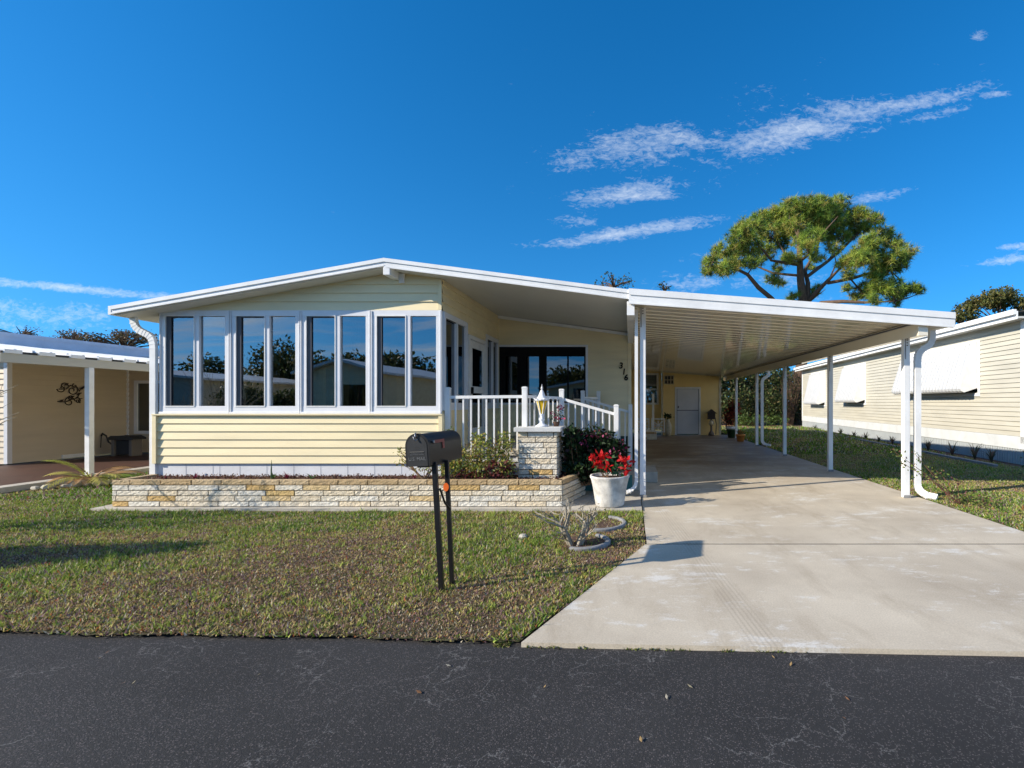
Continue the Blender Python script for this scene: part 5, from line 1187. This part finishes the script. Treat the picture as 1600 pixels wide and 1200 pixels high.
for i, (x, y, r_, zt, lb) in enumerate(((-19,-25,3.0,5.4,'rounded tree across the street, mirrored in the rightmost sunroom window'),(-23,-27,3.0,5.6,'tree across the street mirrored between the third and fourth sunroom windows'),(-28,-27,3.4,6.4,'tree across the street mirrored in the second sunroom window'),(-34,-28,3.4,5.6,'low tree across the street mirrored in the leftmost sunroom window'),(-13.5,-27,2.8,5.0,'tree across the street nearest the narrow gabled house'),(-6,-24,2.6,4.6,'tree behind the cream house across the street'),(6,-26,4,6.5,'tall tree across the street facing the driveway'))):
    tree('street_tree', lb, (x,y,0), [(x,y,0),(x+.1,y,zt-r_*.6)], [.25,.18], [], [(x+random.uniform(-.7,.7)*r_, y+random.uniform(-.6,.6)*r_, zt-r_*.6+random.uniform(-.3,.25)*r_, r_*.55, r_*.55, r_*.45) for _ in range(7)] + [(x+random.uniform(-.8,.8)*r_, y, 1.0, r_*.5, r_*.5, 1.0) for _ in range(3)], 4500, .36, GB, group='trees across the street', twigs=8)
# ================================================================== camera, sun and sky
cam = bpy.data.cameras.new('camera'); co = bpy.data.objects.new('camera', cam); COL.objects.link(co)
cam.sensor_width = 36; cam.lens = F/1600*36; cam.shift_x = -(CX-800)/1600; cam.shift_y = (CY-600)/1600; cam.clip_end = 2000; cam.clip_start = .05
co.location = (0, 0, EYE); co.rotation_euler = (math.pi/2, 0, 0); scene.camera = co
SUN = Vector((1, .42, -.53)).normalized()
su = bpy.data.lights.new('sun', 'SUN'); su.energy = 4.6; su.angle = math.radians(.5); su.color = (1, .90, .75)
so = bpy.data.objects.new('sun', su); COL.objects.link(so); so.rotation_euler = SUN.to_track_quat('-Z', 'Y').to_euler()
W = bpy.data.worlds.new('World'); scene.world = W; W.use_nodes = True; nt = W.node_tree
bg = nt.nodes['Background']; bg.inputs['Strength'].default_value = .15
sky = nd(nt, 'ShaderNodeTexSky', sky_type='NISHITA', sun_disc=False, sun_elevation=math.asin(-SUN.z), sun_rotation=math.atan2(-SUN.x, -SUN.y))
sky.air_density = 1.0; sky.dust_density = .3; sky.ozone_density = 2.0; sky.altitude = 0
hs = nd(nt, 'ShaderNodeHueSaturation', ins={'Saturation': 1.17, 'Value': 1.0, 'Hue': .50})
tcs = nd(nt, 'ShaderNodeTexCoord'); sv = nd(nt, 'ShaderNodeSeparateXYZ'); nt.links.new(tcs.outputs['Generated'], sv.inputs[0]); zm = nd(nt, 'ShaderNodeMath', operation='MULTIPLY_ADD', ins={1: .9, 2: .13}); za_ = nd(nt, 'ShaderNodeMath', operation='MAXIMUM', ins={1: 0.0}); nt.links.new(sv.outputs['Z'], za_.inputs[0]); nt.links.new(za_.outputs[0], zm.inputs[0])
cbv = nd(nt, 'ShaderNodeCombineXYZ'); nt.links.new(sv.outputs['X'], cbv.inputs[0]); nt.links.new(sv.outputs['Y'], cbv.inputs[1]); nt.links.new(zm.outputs[0], cbv.inputs[2]); nv = nd(nt, 'ShaderNodeVectorMath', operation='NORMALIZE'); nt.links.new(cbv.outputs[0], nv.inputs[0]); nt.links.new(nv.outputs[0], sky.inputs['Vector'])
skt = mixc(nt, 1.0, sky.outputs[0], (.44,.68,.87), 'MULTIPLY'); nt.links.new(skt, hs.inputs['Color'])
# cirrus wisps on the sky, by direction
tc = nd(nt, 'ShaderNodeTexCoord'); sp = nd(nt, 'ShaderNodeSeparateXYZ'); nt.links.new(tc.outputs['Generated'], sp.inputs[0])
def M_(op, a, b=None, c=None, clamp=False):
    n = nd(nt, 'ShaderNodeMath', operation=op, use_clamp=clamp)
    for i, v in enumerate((a, b, c)):
        if v is None: continue
        if hasattr(v, 'is_output'): nt.links.new(v, n.inputs[i])
        else: n.inputs[i].default_value = v
    return n.outputs[0]
yy = M_('MAXIMUM', sp.outputs['Y'], .02); U_ = M_('DIVIDE', sp.outputs['X'], yy); V_ = M_('DIVIDE', sp.outputs['Z'], yy)
cv = nd(nt, 'ShaderNodeCombineXYZ'); nt.links.new(U_, cv.inputs[0]); nt.links.new(V_, cv.inputs[1])
nz1 = noise(nt, 1.0, 10, .68, None, .4); mpp = nd(nt, 'ShaderNodeMapping', ins={'Scale': (7, 22, 1), 'Rotation': (0,0,.30)}); nt.links.new(cv.outputs[0], mpp.inputs[0]); nt.links.new(mpp.outputs[0], nz1.inputs['Vector'])
nz2 = noise(nt, 1.0, 8, .7, None, .8); mp2 = nd(nt, 'ShaderNodeMapping', ins={'Scale': (60, 120, 1), 'Rotation': (0,0,-.5)}); nt.links.new(cv.outputs[0], mp2.inputs[0]); nt.links.new(mp2.outputs[0], nz2.inputs['Vector'])
nsum = M_('ADD', M_('MULTIPLY', nz1.outputs['Fac'], .9), M_('MULTIPLY', nz2.outputs['Fac'], .75))
tot = None
# (px, py, half length, half width, slope, strength)
for (x, y, a, b_, sl, st) in ((985,362,115,9,.13,1.05),(985,302,75,17,.10,1.0),(1000,228,110,28,.12,.85),(885,255,55,20,-.30,.7),(1250,205,140,24,.27,.95),(1430,160,95,12,.22,.95),(1180,160,70,30,.3,.5),(1455,180,45,8,.25,.7),(1555,147,22,5,.05,.9),(1526,57,14,9,.2,.8),(1110,240,60,20,.3,.5),
    (1370,308,50,9,.15,.8),(1105,395,60,9,.2,.5),(1150,440,110,14,.03,.8),(1300,470,70,12,.0,.5),(1590,384,30,5,.1,.8),(1580,405,40,6,.12,.95),(110,450,150,6,-.09,1.1),(45,485,90,16,-.05,.8),(60,510,110,14,.0,.5),(150,505,50,14,.3,.35),(1060,350,30,8,.2,.7),(900,345,40,12,.1,.6),(1080,290,40,14,.3,.4),(1265,130,40,25,.6,.3)):
    u0, v0 = (x-CX)/F, (CY-y)/F; n_ = math.hypot(1, sl); cx_, sx_ = 1/n_, sl/n_
    a *= 1.3; b_ *= 1.25; a = a*1.5 if x < 200 else a
    du, dv = M_('SUBTRACT', U_, u0), M_('SUBTRACT', V_, v0)
    p1 = M_('ADD', M_('MULTIPLY', du, cx_*F/a), M_('MULTIPLY', dv, sx_*F/a)); p2 = M_('ADD', M_('MULTIPLY', du, -sx_*F/b_), M_('MULTIPLY', dv, cx_*F/b_))
    r2 = M_('ADD', M_('MULTIPLY', p1, p1), M_('MULTIPLY', p2, p2)); e = M_('MULTIPLY', M_('EXPONENT', M_('MULTIPLY', r2, -.75)), st)
    tot = e if tot is None else M_('MAXIMUM', tot, e)
dens = M_('SUBTRACT', M_('ADD', M_('MULTIPLY', tot, .47), nsum), 1.06)
# broad low-contrast cirrus field on the rest of the sky (behind the camera, seen in the windows)
pl = nd(nt, 'ShaderNodeVectorMath', operation='DIVIDE'); zc = M_('ADD', M_('MAXIMUM', sp.outputs['Z'], 0), .12); zz = nd(nt, 'ShaderNodeCombineXYZ')
for i in range(3): nt.links.new(zc, zz.inputs[i])
nt.links.new(tc.outputs['Generated'], pl.inputs[0]); nt.links.new(zz.outputs[0], pl.inputs[1])
mp3 = nd(nt, 'ShaderNodeMapping', ins={'Scale': (.8, 2.0, .3)}); nt.links.new(pl.outputs[0], mp3.inputs[0]); nz3 = noise(nt, 1.0, 8, .6, mp3.outputs[0], .5)
back = M_('MULTIPLY', M_('LESS_THAN', sp.outputs['Y'], -.03), M_('MULTIPLY', M_('SUBTRACT', nz3.outputs['Fac'], .46, clamp=True), 3.0))
fac = M_('MAXIMUM', M_('MULTIPLY', M_('MULTIPLY', dens, M_('GREATER_THAN', sp.outputs['Y'], .03)), 1.25, clamp=True), back)
fac = M_('MINIMUM', fac, .8, clamp=True)
skyc = mixc(nt, fac, hs.outputs[0], (4.4, 4.7, 5.0))
nt.links.new(skyc, bg.inputs['Color'])
scene.view_settings.view_transform = 'Standard'; scene.view_settings.look = 'None'; scene.view_settings.exposure = .64; scene.view_settings.gamma = 1
scene.cycles.max_bounces = 8; scene.cycles.transparent_max_bounces = 12; scene.cycles.use_denoising = True
